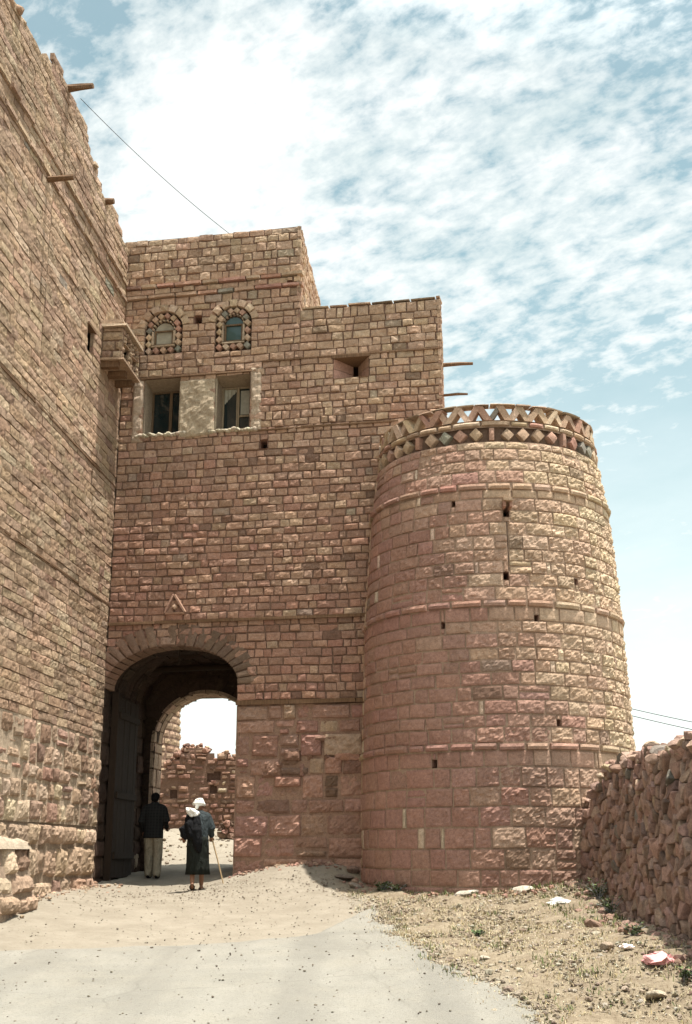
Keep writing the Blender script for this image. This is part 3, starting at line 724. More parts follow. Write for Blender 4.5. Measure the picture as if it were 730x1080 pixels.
def casement(Cx, fx0, fx1, fy0, fy1, lite):
    s0, s1, z0, z1 = Cx; d = .42
    rv = MB(); pc = (.33, .255, .18)
    f0, f1 = s0+.03, s1-.02; fz1 = z1-.12 if not lite else z1-.10
    fz0 = z0+.02
    o = [(s0, z0), (s1, z0), (s1, z1), (s0, z1)]; i_ = [(f0, fz0), (f1, fz0), (f1, fz1), (f0, fz1)]
    for k in range(4):
        p, q, p2, q2 = o[k], o[(k+1) % 4], i_[k], i_[(k+1) % 4]
        rv.quad(P_fac, [(p[0], p[1], .0), (q[0], q[1], .0), (q2[0], q2[1], -d), (p2[0], p2[1], -d)], pc)
    rv.box(P_fac, s0-.03, s1+.03, fz1, z1+.1, -d-.1, -d-.01, pc)
    root = bpy.data.objects.new('casement_window', None); col.objects.link(root); root.parent = gate
    rv.build('reveal', PLASTER, root)
    fm = PALEFRAME if lite else FRAMEWOOD
    fr = MB(); t = .035; mid = f0+(f1-f0)*(.5 if lite else .58)
    for x0, x1 in ((f0, f0+t), (f1-t, f1), (mid-.03, mid+.03)): fr.box(P_fac, x0, x1, fz0, fz1, -d-.02, -d+.04)
    fr.box(P_fac, f0+t, mid-.031, fz1-t, fz1, -d-.02, -d+.038); fr.box(P_fac, mid+.031, f1-t, fz1-t, fz1, -d-.02, -d+.038)
    fr.box(P_fac, f0+t, mid-.031, fz0, fz0+t, -d-.02, -d+.038); fr.box(P_fac, mid+.031, f1-t, fz0, fz0+t, -d-.02, -d+.038)
    if lite: fr.box(P_fac, mid+.031, f1-t, fz0+(fz1-fz0)*.36, fz0+(fz1-fz0)*.40, -d-.015, -d+.03)
    fr.build('frame', fm, root)
    for x0, x1 in ((f0+t, mid-.03), (mid+.03, f1-t)):
        pn = MB(); pn.box(P_fac, x0, x1, fz0+t, fz1-t, -d-.01, -d+.004); pn.build('pane', GLASS, root)
    if lite:
        pn = MB(); w0 = mid+.05; pn.box(P_fac, w0, f1-t-.01, fz0+(fz1-fz0)*.42, fz1-t-.04, -d+.005, -d+.010, (.4, .36, .28)); pn.build('paper_sheet', PALE_PANE, root)
        pn = MB(); gu = np.linspace(0, 1, 13); low = np.array([.30, .31, .27, .26, .22, .21, .17, .16, .13, .11, .10, .07, .06])
        xs = f0+t+(mid-.03-f0-t)*gu; oo = -d+.012+.006*np.sin(gu*22)
        pn.add(P_fac(np.concatenate([xs, xs]), np.concatenate([np.full(13, fz1-t), fz1-t-low]), np.concatenate([oo, oo+.004])), [(q, q+13, q+14, q+1) for q in range(12)]); pn.build('curtain', PALE_PANE, root)
casement(C1, 163, 188, 416, 457, False); casement(C2, 234, 263, 410, 452, True)
a = fs(256, 399); mb = MB(); mb.box(P_fac, C1[0]-.1, C2[1]+.12, C1[3]+.012, C1[3]+.05, -.3, .035, (.3, .2, .13), .006); mb.build('lintel', TIMBER, gate)

# arched windows with diamond-studded surrounds
def arched_window(Bx, pane_mat, k0):
    s0, s1, z0, z1 = Bx; m = (s0+s1)/2; hw_ = (s1-s0)/2; zs = z1-hw_
    root = bpy.data.objects.new('arched_window', None); col.objects.link(root); root.parent = gate
    W = Wall(P_fac, False, 20+k0); voussoirs(W, m, zs, hw_+.0, hw_+.0, .17, 7, [(2, (.44, .32, .225), .1), (1, BEP, .08)], .035, .01, R(8), R(172), depth=.1)
    W.finish('outer_arch', STONE, root)
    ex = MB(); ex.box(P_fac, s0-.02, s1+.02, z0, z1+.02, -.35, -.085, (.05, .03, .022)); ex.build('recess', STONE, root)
    W = Wall(P_fac, False, 30+k0)
    iw, iz0 = hw_*.50, z0+.20; izs = zs-.02
    q = .075
    pts = [(m+(hw_-.085)*u_, z0+.085) for u_ in (-1, -.5, 0, .5, 1)]
    zz = np.linspace(z0+.085, zs, 4)[1:]
    pts += [(m-hw_+.085, z) for z in zz]+[(m+hw_-.085, z) for z in zz]
    pts += [(m+(hw_-.085)*math.cos(t), zs+(hw_-.085)*math.sin(t)) for t in np.linspace(0, math.pi, 8)[1:-1]]
    for i, (x, z) in enumerate(pts):
        def wp(s, zq, x=x, z=z): return x+(s-zq)*.7071, z+(s+zq)*.7071
        W.block(-q*.82, q*.82, -q*.82, q*.82, .0, .008, pick([(2, REDP, .15), (2, BEI, .15), (1.2, (.22, .21, .17), .2), (1, BEP, .1)]), .04, 0, .012, .085, .004, .006, .008, wp)
    W.finish('diamond_stones', STONE, root)
    W = Wall(P_fac, False, 40+k0)                                      # plaster inner ring
    voussoirs(W, m, izs, iw, iw, .06, 9, [(1, (.44, .34, .24), .06)], .0, .006, depth=.3)
    for sg in (-1, 1): W.block(m+sg*(iw+.03)-.03, m+sg*(iw+.03)+.03, iz0, izs, .0, .008, (.44, .34, .24), .05, 0, .01, .3)
    W.block(m-iw-.06, m+iw+.06, iz0-.06, iz0, .012, .01, (.44, .34, .24), .05, 0, .015, .3)
    W.finish('plaster_frame', PLASTER, root)
    pn = MB(); n = 12; v = [(m-iw, iz0, -.08), (m+iw, iz0, -.08)]+[(m+iw*math.cos(math.pi*t/n), izs+iw*math.sin(math.pi*t/n), -.08) for t in range(n+1)]
    v2 = [(x, z, o-.004) for x, z, o in v]; L = len(v); vv = np.array(v+v2)
    pn.add(P_fac(vv[:, 0], vv[:, 1], vv[:, 2]), [tuple(range(L)), tuple(range(2*L-1, L-1, -1))]+[(i, i+L, (i+1) % L+L, (i+1) % L) for i in range(L)]); pn.build('pane', pane_mat, root)
    fr = MB()
    fr.box(P_fac, m-iw, m-iw+.03, iz0, izs+.02, -.078, -.04); fr.box(P_fac, m+iw-.03, m+iw, iz0, izs+.02, -.078, -.04); fr.box(P_fac, m-iw+.031, m+iw-.031, iz0, iz0+.03, -.078, -.042)
    fr.box(P_fac, m-iw+.031, m+iw-.031, izs-.01, izs+.02, -.078, -.042); fr.build('frame', FRAMEWOOD, root)
arched_window(AW1, PALE_PANE, 0); arched_window(AW2, GLASS_GREEN, 1)
# splayed loophole
s0, s1, z0, z1 = LOOP; m = (s0+s1)/2+.02; root = bpy.data.objects.new('loophole', None); col.objects.link(root); root.parent = gate
W = MB()
for k in range(2):
    za, zb_ = z0+(z1-z0)*k/2, z0+(z1-z0)*(k+1)/2-.008
    for e, mm in ((s0, m-.05), (s1, m+.05)):
        W.quad(P_fac, [(e, za, 0), (mm, za, -.4), (mm, zb_, -.4), (e, zb_, 0)], vary(REDP))
W.quad(P_fac, [(s0, z0, 0), (s1, z0, 0), (m+.05, z0, -.4), (m-.05, z0, -.4)], BEI)
W.build('splayed_sides', STONE, root)
mb = MB(); mb.quad(P_fac, [(s0, z1, 0), (s1, z1, 0), (m+.05, z1-.04, -.4), (m-.05, z1-.04, -.4)]); mb.box(P_fac, s0-.04, s1+.04, z1, z1+.05, -.3, .02, (.2, .14, .1), .004); mb.build('lintel', TIMBER, root)
# small vent holes lined in stone
for Vx in (V1, V2, V3):
    mb = MB(); s0, s1, z0, z1 = Vx; d = .3
    for p, q in (((s0, z0), (s1, z0)), ((s1, z0), (s1, z1)), ((s1, z1), (s0, z1)), ((s0, z1), (s0, z0))): mb.quad(P_fac, [(p[0], p[1], -.0), (q[0], q[1], -.0), (q[0], q[1], -d), (p[0], p[1], -d)], RED)
    mb.quad(P_fac, [(s0, z0, -d), (s1, z0, -d), (s1, z1, -d), (s0, z1, -d)], (.03, .02, .015)); mb.build('vent_hole', STONE, gate)
# beams sticking out of the right flank
for (xa, ya, L, rr) in ((467, 375, .62, .045), (468, 407, .5, .028)):
    z = fs(xa, ya)[1]; b0 = A+(S_R-.3)*U_F+.5*Q; b0[2] = z; mb = MB(); d = U_F*.98+UP*.02
    mb.tube([b0, b0+d*.3, b0+d*(.3+L*.6), b0+d*(.3+L)-UP*.02], [rr, rr, rr, rr*.6], 7, jit=.2); mb.build('wooden_beam', TIMBER, gate)

# passage: side walls, vault, inner arch
PD = 3.15
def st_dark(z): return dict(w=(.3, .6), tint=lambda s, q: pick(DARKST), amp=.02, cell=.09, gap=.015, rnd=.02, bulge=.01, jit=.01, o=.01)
BL = A+s_l*U_F
def P_pl2(s, z, o): return BL[None, :]+s[:, None]*Q+o[:, None]*M_L+z[:, None]*UP
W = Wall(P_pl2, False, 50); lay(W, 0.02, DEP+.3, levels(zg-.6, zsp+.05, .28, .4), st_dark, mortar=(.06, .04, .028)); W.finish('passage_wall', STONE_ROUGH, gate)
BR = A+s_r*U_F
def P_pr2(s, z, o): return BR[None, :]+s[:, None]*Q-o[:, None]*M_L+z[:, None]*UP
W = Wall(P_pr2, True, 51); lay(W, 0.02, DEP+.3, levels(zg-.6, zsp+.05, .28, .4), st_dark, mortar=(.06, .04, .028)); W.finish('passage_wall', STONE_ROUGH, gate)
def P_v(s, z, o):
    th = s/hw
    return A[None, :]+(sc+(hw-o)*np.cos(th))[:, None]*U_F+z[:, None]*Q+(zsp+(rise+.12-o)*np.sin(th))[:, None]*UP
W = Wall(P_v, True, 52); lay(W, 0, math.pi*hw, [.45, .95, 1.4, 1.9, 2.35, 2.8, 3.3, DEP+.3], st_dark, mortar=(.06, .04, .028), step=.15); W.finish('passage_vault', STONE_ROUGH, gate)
O2 = A+PD*Q
def P_in(s, z, o): return O2[None, :]+s[:, None]*U_F+o[:, None]*N_F+z[:, None]*UP
def ins(px, py):
    p = on_plane(px, py, O2, N_F); return float(np.dot(p-O2, U_F)), float(p[2])
il = ins(162, 800)[0]; ir = il+2.2; isc = (il+ir)/2; ihw = 1.1; irise = 1.0; izs = ins(224, 731)[1]-irise
IARCH = (isc, izs, ihw, irise, .36)
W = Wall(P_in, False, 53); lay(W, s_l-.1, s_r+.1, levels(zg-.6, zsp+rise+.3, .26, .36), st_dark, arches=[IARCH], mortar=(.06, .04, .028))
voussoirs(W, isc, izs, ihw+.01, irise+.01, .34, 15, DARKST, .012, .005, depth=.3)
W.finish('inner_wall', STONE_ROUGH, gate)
def P_i(s, z, o):                             # soffit and jambs of the inner arch, running back
    L = np.clip(s, 0, None); th = np.clip(L/ihw, 0, math.pi)
    return O2[None, :]+(isc-(ihw-o)*np.cos(th))[:, None]*U_F+z[:, None]*Q+(izs+(irise-o)*np.sin(th))[:, None]*UP
SOF = [(2, (.46, .33, .24), .08), (1, (.50, .37, .275), .08)]  # paler than the passage stone, the lit band is painted in
W = Wall(P_i, False, 54)
lay(W, 0, math.pi*ihw, [-.02, .32, .65, DEP+.3-PD], lambda z: dict(w=(.22, .3), tint=lambda s, q: pick(SOF), amp=.004, cell=.05, gap=.006, rnd=.008, bulge=.002, jit=.003, o=.002), mortar=(.25, .17, .12), step=.1)
W.finish('inner_arch_soffit', STONE_ROUGH, gate)
for sg, ss in ((0, il), (1, ir)):
    Bj = O2+ss*U_F
    def P_j(s, z, o, sg=sg, Bj=Bj): return Bj[None, :]+s[:, None]*Q+(o if sg == 0 else -o)[:, None]*M_L+z[:, None]*UP
    W = Wall(P_j, bool(sg), 55+sg); lay(W, -.02, DEP+.3-PD, levels(zg-.6, izs, .3, .42), lambda z: dict(w=(.3, .5), tint=lambda s, q: pick(SOF), amp=.012, cell=.06, gap=.01, rnd=.012, bulge=.004, jit=.006, o=.006), mortar=(.25, .17, .12)); W.finish('inner_jamb', STONE_ROUGH, gate)
mb = MB(); zb_ = ins(200, 715)[1]-.05
a0 = A+(s_l+.05)*U_F+2.2*Q; a1 = A+(s_r-.05)*U_F+2.2*Q; mb.tube([a0+UP*(zb_+.1), a1+UP*(zb_+.12)], [.07, .06], 8); mb.build('ceiling_beam', DARKWOOD, gate)
# back face of the gatehouse round the opening
def P_b(s, z, o):
    B = A+(DEP+.3)*Q; return B[None, :]+s[:, None]*U_F-o[:, None]*N_F+z[:, None]*UP
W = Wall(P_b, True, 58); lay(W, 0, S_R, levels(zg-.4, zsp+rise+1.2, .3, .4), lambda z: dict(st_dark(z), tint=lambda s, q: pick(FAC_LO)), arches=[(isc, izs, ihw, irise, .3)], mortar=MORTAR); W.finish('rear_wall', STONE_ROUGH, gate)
# open wooden gate leaf along the left passage wall
leaf = bpy.data.objects.new('gate_leaf', None); col.objects.link(leaf); leaf.parent = gate
mb = MB()
for k in range(7):
    d0 = .62+k*.2; mb.box(P_pl2, d0, d0+.19, zg+.06, zsp-.1, .09, .14, (.1, .06, .04), .004)
mb.build('planks', DARKWOOD, leaf)
for z in (zg+.4, zg+1.5, zsp-.5):
    mb = MB(); mb.box(P_pl2, .62, 2.01, z, z+.12, .141, .18); mb.build('cross_rail', DARKWOOD, leaf)
mb = MB(); mb.box(P_pl2, .5, .6, zg+.0, zsp-.02, .02, .15); mb.build('hinge_post', DARKWOOD, leaf)
mb = MB(); a = fs(185, 684); p = A+(a[0])*U_F+.35*Q; mb.tube([p+UP*(zsp+rise-.02), p+UP*(zsp+rise-.32)], .012, 6); mb.build('hanging_rod', DARKWOOD, gate)

# ------------------------------------------------------------------ ROUND TOWER
TC = at_depth(528, 930, float((A+7.25*U_F)[1])); TCx, TCy = TC[0], TC[1]
def front_z(py, r):
    return at_depth(525, py, TCy-r)[2]
zb0 = h1(TCx, TCy-2.4)-.5
ring_z = [front_z(512, 2.15), front_z(636, 2.28), front_z(787, 2.31)]
z_dl, z_du = front_z(464, 2.02), front_z(449, 2.02)
z_cb, z_ct = front_z(443, 2.0), front_z(424, 2.0)
RZ = [zb0-1, ring_z[2], ring_z[1], ring_z[0], z_dl, z_ct+.5]; RR = [2.37, 2.33, 2.27, 2.14, 2.02, 1.97]
def rad(z): return np.interp(z, RZ, RR)
R0 = 2.25
def P_tow(s, z, o):
    ph = s/R0; r = rad(z)+o
    return np.stack([TCx+r*np.sin(ph), TCy-r*np.cos(ph), z], 1)
tower = empty('round_tower', (TCx, TCy, h1(TCx, TCy-2.3)), 'tapering round stone bastion with three ring mouldings and a zigzag stone crest', 'tower')
SA, SB = -math.pi*R0, math.pi*R0
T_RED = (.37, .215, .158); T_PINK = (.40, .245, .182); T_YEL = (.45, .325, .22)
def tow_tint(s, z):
    ph = s/R0; k = .42+.62*math.sin(max(-1.5, min(1.5, ph-.1)))+(z-ring_z[1])*.085+.16*n1(s*.9, z*.9)  # paler to the right and upwards, sunlight put into the stone tint
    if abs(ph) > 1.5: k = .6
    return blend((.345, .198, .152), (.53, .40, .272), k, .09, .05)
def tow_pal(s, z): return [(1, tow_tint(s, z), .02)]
def st_tow(z):
    big = z < ring_z[2]
    def amp(s, zz):
        k = .5+.5*math.sin(max(-1.57, min(1.57, s/R0-.1)))+(.12 if zz > ring_z[1] else 0)+.25*n1(s*.8, zz*.8+4)
        if any(0 < q-zz < .36 for q in ring_z): return .005
        return .005+.026*max(0, min(1, k))**1.3
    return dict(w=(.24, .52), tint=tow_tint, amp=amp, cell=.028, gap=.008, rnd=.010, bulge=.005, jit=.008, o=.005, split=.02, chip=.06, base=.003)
holes = [(534, 540, 6), (478, 531, 4), (534, 607, 5), (608, 614, 4), (467, 660, 4), (566, 652, 4), (590, 763, 4), (458, 805, 5), (628, 790, 4)]
hr = []
for px, py, s_ in holes:
    d = ray(px, py); k = 15.
    while k < 22:                            # march to the tower face
        p = CAMP+d*k
        if math.hypot(p[0]-TCx, p[1]-TCy) < rad(p[2]): break
        k += .01
    ph = math.atan2(p[0]-TCx, TCy-p[1]); w = s_*.009
    hr.append((ph*R0-w, ph*R0+w, p[2]-w*1.5, p[2]+w*1.5))
W = Wall(P_tow, False, 60, 20.); slot = [((hr[0][0]+hr[0][1])/2-.006, (hr[0][0]+hr[0][1])/2+.006, hr[2][3]+.02, hr[0][2]-.02)]; W.strip(slot[0][0]-.02, slot[0][1]+.02, slot[0][2], slot[0][3], -.03, (.12, .075, .055))
for a_, b_, lo, hi in ((zb0, ring_z[2]-.055, .25, .33), (ring_z[2]+.055, ring_z[1]-.055, .18, .24), (ring_z[1]+.055, ring_z[0]-.055, .19, .25), (ring_z[0]+.055, z_dl-.02, .18, .23)):
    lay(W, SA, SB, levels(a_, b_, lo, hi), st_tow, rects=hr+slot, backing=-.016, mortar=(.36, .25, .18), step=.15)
W.finish('wall', TOWERM, tower)
for s0, s1, z0, z1 in hr:
    mb = MB(); mb.box(P_tow, s0-.02, s1+.02, z0-.02, z1+.02, -.45, -.34, (.02, .015, .01))
    for q in (((s0, z0), (s1, z0)), ((s1, z0), (s1, z1)), ((s1, z1), (s0, z1)), ((s0, z1), (s0, z0))): mb.quad(P_tow, [(*q[0], -.01), (*q[1], -.01), (*q[1], -.34), (*q[0], -.34)], T_RED)
    mb.build('putlog_hole', STONE, tower)
def band(z0, z1, pr, name, wr=(.3, .55), pal=None, depth=.14, jz=.004):
    W = Wall(P_tow, False, 61+int(z0*3)); x = SA
    while x < SB-.05:
        w = min(random.uniform(*wr), SB-x)
        W.block(x, x+w, z0+random.uniform(-jz, jz), z1+random.uniform(-jz, jz), o=pr+random.gauss(0, .006), amp=.012, tint=pick(pal or tow_pal(x, z0)), cell=.04, gap=.005, rnd=.022, depth=depth, bulge=.012, jit=.004); x += w
    W.strip(SA, SB, z0-.01, z1+.01, pr-.05, (.33, .23, .165), .12)
    W.finish(name, TOWERM, tower)
for z in ring_z: band(z-.068, z+.068, .042, 'ring_moulding')
band(z_du, z_cb, .005, 'upper_band', (.3, .6), [(3, T_YEL, .12), (2, REDP, .12), (1, BEP, .1)], .2)
W = Wall(P_tow, False, 70); n = 46; hh = (z_du-z_dl)/2; zm = (z_du+z_dl)/2
for k in range(n):                            # diamond frieze with an upright every fifth stone
    x = SA+(SB-SA)*(k+.5)/n
    if k % 5 == 2: W.block(x-.06, x+.06, z_dl, z_du, .0, .012, pick([(2, REDP, .1), (1, BEI, .1)]), .05, .01, .012, .12); continue
    q = hh*.77
    def wp(s, z, x=x): return x+(s-z)*.7071*1.08, zm+(s+z)*.7071
    W.block(-q, q, -q, q, .0+random.gauss(0, .008), .012, pick([(3, BEI, .14), (2, REDP, .14), (2.0, (.24, .22, .18), .2), (.9, BEP, .1)]), .05, .004, .014, .1, .006, .012, .015, wp)
W.strip(SA, SB, z_dl-.02, z_du+.02, -.1, (.17, .11, .08), .12)
W.finish('diamond_frieze', TOWERM, tower)
# zigzag crest of leaning slabs under thin capstones
mb = MB(); n = 35; CR = [(3, BEI, .12), (1, REDP, .12), (2, BEP, .12), (.3, GRY, .2)]
zc0, zc1 = z_cb+.0, z_ct-.05
for k in range(n*2):
    p0 = SA+(SB-SA)*(k/2)/n; p1 = SA+(SB-SA)*(k/2+.5)/n
    za, zb_ = (zc0, zc1) if k % 2 == 0 else (zc1, zc0)
    j = lambda: random.uniform(-.018, .018)
    t = random.uniform(.05, .085); o0, o1 = -.22+j(), -.02+j()
    p0 += j()*1.5; p1 += j()*1.5
    c = np.array([(p0-t, za, o0), (p0+t, za, o0), (p0+t, za, o1), (p0-t, za, o1), (p1-t, zb_+j()*.5, o0), (p1+t, zb_, o0), (p1+t, zb_, o1), (p1-t, zb_+j()*.5, o1)])
    if za > zb_: c = c[[4, 5, 6, 7, 0, 1, 2, 3]]
    mb.hexa(P_tow(c[:, 0], c[:, 1], c[:, 2]), pick(CR))
mb.build('zigzag_crest', TOWERM, tower)
W = Wall(P_tow, False, 72); x = SA
while x < SB-.05:                             # thin flat slabs laid end to end over the zigzag
    w = min(random.uniform(.28, .6), SB-x)
    if random.random() < .72: W.block(x, x+w, zc1+random.uniform(-.006, .006), zc1+random.uniform(.03, .055), -.01+random.gauss(0, .012), .012, pick([(2, (.30, .22, .155), .15), (2, BEI, .12), (.6, GRY, .15)]), .05, .006, .012, .21, .004, .008, .01); x += w
W.finish('capstones', TOWERM, tower)
mb = MB(); n = 48
v = [(TCx, TCy, z_cb-.25)]+[(TCx+1.9*math.cos(2*math.pi*k/n), TCy+1.9*math.sin(2*math.pi*k/n), z_cb-.25) for k in range(n)]
mb.add(v, [(0, 1+k, 1+(k+1) % n) for k in range(n)], BEI)
v = [(TCx+rr*math.cos(2*math.pi*k/n), TCy+rr*math.sin(2*math.pi*k/n), z) for rr, z in ((1.78, z_cb-.3), (1.78, z_cb+.0), (2.0, z_cb+.0)) for k in range(n)]
mb.add(v, [(r*n+k, r*n+(k+1) % n, (r+1)*n+(k+1) % n, (r+1)*n+k) for r in range(2) for k in range(n)], BEI); mb.build('roof_terrace', STONE, tower)
# stone spout
ph = hr[0]; sx = (ph[0]+ph[1])/2; zz = ph[3]+.05; mb = MB()
mb.box(P_tow, sx-.07, sx+.07, zz, zz+.05, -.3, .26, BEI, .006); mb.box(P_tow, sx-.07, sx-.03, zz-.09, zz-.002, -.3, .2, RED, .004); mb.box(P_tow, sx+.03, sx+.07, zz-.09, zz-.002, -.3, .2, RED, .004)
mb.build('water_spout', STONE, tower)

# ------------------------------------------------------------------ DRY STONE WALL on the right
xw = on_ground(650, 957)[0]-.03
def P_rw(s, z, o):                            # s runs from the tower towards the camera
    return np.stack([xw+.04*np.sin(s*.9)-.22*np.exp(-np.maximum(s, 0)/1.2)-o+.10*(z-.7), 19.6-s, z], 1)
dry = empty('dry_stone_wall', (xw+.3, 15.5, h1(xw, 15.5)), 'dark red dry stone rubble wall with a broken stepped end against the round tower', 'wall')
TP = [(0, 850), (.0, 850)]
def top_rw(s):
    base = 2.83+.05*n1(s*1.3, 9)+.05*n1(s*4, 2)
    if s < 1.9: base = np.interp(s, [0, .5, .9, 1.15, 1.5, 1.9], [at_depth(607, 853, 19.4)[2], at_depth(613, 850, 19)[2], at_depth(622, 842, 18.6)[2], at_depth(628, 832, 18.4)[2], at_depth(640, 806, 18.1)[2], 2.83])+.04*n1(s*5, 2)
    return float(base)
W = Wall(P_rw, True, 80)
rubble(W, 0, 13, lambda s: h1(xw, 19.6-s)-.25, top_rw, .215, .115, RUB, .010, (-.05, .035), .97, .14, .49)
ex = MB(); ss = np.linspace(-.4, 13, 120)
for a_, b_ in zip(ss[:-1], ss[1:]):
    za, zb_ = top_rw(max(a_, 0))-.1, top_rw(max(b_, 0))-.1; g0 = h1(xw, 19.6-a_)-.4
    ex.hexa(P_rw(np.array([a_, b_, b_, a_]*2), np.array([g0]*4+[za, zb_, zb_, za]), np.array([-.09, -.09, -.6, -.6]*2)), (.09, .055, .042))
W.finish('body', RUBBLE, dry, extra=ex)
mb = MB()
for k in range(330):
    s = random.uniform(.0, 13) if k < 250 else random.uniform(0, 2.6); sz = random.uniform(.06, .15)
    v = rock_v((sz*1.4, sz, sz*.7), 2000+k, 3, 16, .05)
    p = P_rw(np.array([s]), np.array([top_rw(s)-.05+random.uniform(-.05, .10)]), np.array([random.uniform(-.55, -.02)]))[0]
    mb.add(v+p, rock_f(3), pick(RUB+[(2.2, (.50, .38, .27), .14)]))
mb.build('coping_stones', RUBBLE, dry)

# ------------------------------------------------------------------ BEYOND THE GATE
# ruined wall across the yard
yb = 35.0; xa, xb = at_depth(150, 860, yb)[0], at_depth(300, 860, yb)[0]
def P_ru(s, z, o): return np.stack([xa+s, yb-o+.0*s, z], 1)
tz = lambda px, py: at_depth(px, py, yb)[2]
rt = [(at_depth(px, 800, yb)[0]-xa, tz(px, py)) for px, py in ((150, 832), (166, 824), (176, 806), (188, 794), (197, 788), (212, 787), (220, 790), (224, 799), (236, 796), (252, 799), (300, 790))]
def top_ru(s): return float(np.interp(s, [a for a, _ in rt], [b for _, b in rt]))+.05*n1(s*6, 1)
ruin = empty('ruined_wall', (xa+2, yb, h1(-4, yb)), 'ruined rubble wall with a broken top seen through the gateway', 'wall')
RUB2 = [(5, (.33, .195, .145), .15), (2, (.38, .25, .18), .15), (1, (.16, .10, .075), .2), (.8, (.45, .34, .24), .15)]
W = Wall(P_ru, False, 90)
hz_ = [(at_depth(px, py, yb)[0]-xa-.1, at_depth(px, py, yb)[0]-xa+.1, tz(px, py)-.12, tz(px, py)+.12) for px, py in ((183, 838), (225, 832), (229, 818), (222, 820))]
lay(W, 0, xb-xa, levels(h1(-4, yb)-.6, 6.5, .11, .2), lambda z: dict(w=(.14, .42), tint=lambda s, q: pick(RUB2), amp=.035, cell=.06, gap=.02, rnd=.03, bulge=.02, jit=.03, o=.03, split=.15), rects=hz_, top=top_ru, mortar=(.2, .125, .09))
ex = MB(); ss = np.linspace(0, xb-xa, 40)
for a_, b_ in zip(ss[:-1], ss[1:]):
    g0 = h1(xa+a_, yb)-.5; ex.hexa(P_ru(np.array([a_, b_, b_, a_]*2), np.array([g0]*4+[top_ru(a_)-.1, top_ru(b_)-.1]*1+[top_ru(b_)-.1, top_ru(a_)-.1]), np.array([-.08, -.08, -.8, -.8]*2)), (.1, .06, .045))
for k in range(90):
    s = random.uniform(0, xb-xa); sz = random.uniform(.05, .12); ex.add(rock_v((sz*1.2, sz, sz*.8), 3000+k)+P_ru(np.array([s]), np.array([top_ru(s)-.03+random.uniform(-.05, .1)]), np.array([random.uniform(-.6, .0)]))[0], rock_f(2), pick(RUB2))
W.finish('body', RUBBLE, ruin, extra=ex)
# low terrace kerb in front of it
yk = 31.5; x0, x1 = at_depth(231, 880, yk)[0], at_depth(300, 880, yk)[0]
def P_k(s, z, o): return np.stack([x0+s, yk-o, z], 1)
kb = empty('terrace_wall', (x0+.8, yk, h1(x0+.8, yk)), 'low stone terrace edging beyond the gateway at the foot of the ruined wall', 'wall')
kz = h1(x0+.3, yk); zt_ = at_depth(240, 867, yk)[2]
W = Wall(P_k, False, 91); rubble(W, 0, x1-x0, lambda s: kz-.2, lambda s: zt_-.02, .2, .16, RUB2, .04, (-.03, .05), .95, .12)
ex = MB(); ex.box(P_k, .05, x1-x0, kz-.4, zt_-.02, -2.5, -.06, (.42, .34, .25)); W.finish('body', RUBBLE, kb, extra=ex)
# far round tower
FTy = 39.; ftx = at_depth(192, 780, FTy)[0]-2.6
def P_ft(s, z, o):
    ph = s/2.6; r = 2.62-.03*(z-2)+o; return np.stack([ftx+r*np.sin(ph), FTy-r*np.cos(ph), z], 1)
ft = empty('far_tower', (ftx, FTy, h1(ftx, FTy)), 'pale round stone tower partly seen through the gateway behind the ruined wall', 'tower')
W = Wall(P_ft, False, 92); lay(W, -math.pi*2.6, math.pi*2.6, levels(1.5, 9, .2, .26), lambda z: dict(w=(.35, .6), tint=lambda s, q: pick(LEFTP), amp=.018, cell=.08, gap=.02, rnd=.025, bulge=.01, jit=.01, o=.01), mortar=MORTAR, step=.25)
ex = MB(); n = 40; ex.add([(ftx+2.4*math.cos(2*math.pi*k/n), FTy+2.4*math.sin(2*math.pi*k/n), 8.9) for k in range(n)], [tuple(range(n))], BEI)
W.finish('wall', STONE_ROUGH, ft, extra=ex)
# dressed stones lying in the passage
pb_ = on_ground(128, 922)
for k, (dx, dy, w, d, h, zz) in enumerate(((-.02, .75, .42, .35, .42, 0), (-.14, .85, .26, .3, .36, .42))):
    W = MB(); cx, cy = pb_[0]+dx, pb_[1]+dy
    v = rock_v((w*.62, d*.62, h*.62), 70+k, 3, 0, .05, (0, 0, .2)); v = np.clip(v, [-w/2, -d/2, -h/2], [w/2, d/2, h/2])
    zg_ = h1(cx, cy)-.03+zz+h/2
    o = mk('stone_block', v, ICO3F, STONE_ROUGH, None, True, np.tile((.34, .27, .2), (len(v), 1))); o.location = (cx, cy, zg_)
    tag(o, ['wide pale squared stone block on the passage floor beside the walking man', 'smaller pale stone block stacked on the wide block inside the gateway'][k], 'stone', 'loose blocks in the gateway')

# ------------------------------------------------------------------ WIRES
def wire(name, p0, p1, sag, r, label, n=24):
    mb = MB(); p0, p1 = np.array(p0), np.array(p1)
    mb.tube([p0+(p1-p0)*t+UP*(-sag*4*t*(1-t)) for t in np.linspace(0, 1, n+1)], r, 5); tag(mb.build(name, CABLE), label, 'wire')
t, z = ls(84, 104); w0 = P_left(np.array([t]), np.array([z]), np.array([.02]))[0]
s, z = fs(241, 243); w1 = P_fac(np.array([s]), np.array([ZT+.02]), np.array([-.1]))[0]
wire('overhead_wire', w0, w1, .10, .006, 'thin dark wire slung from the left parapet to the gatehouse roof')
for k, (y0, y1) in enumerate(((738, 752), (744, 762))):
    wire('power_line', at_depth(560, y0-18, 62), at_depth(900, y1+38, 55), .3, .018, ['upper thin power line crossing the sky right of the round tower', 'lower thin power line crossing the sky right of the round tower'][k])

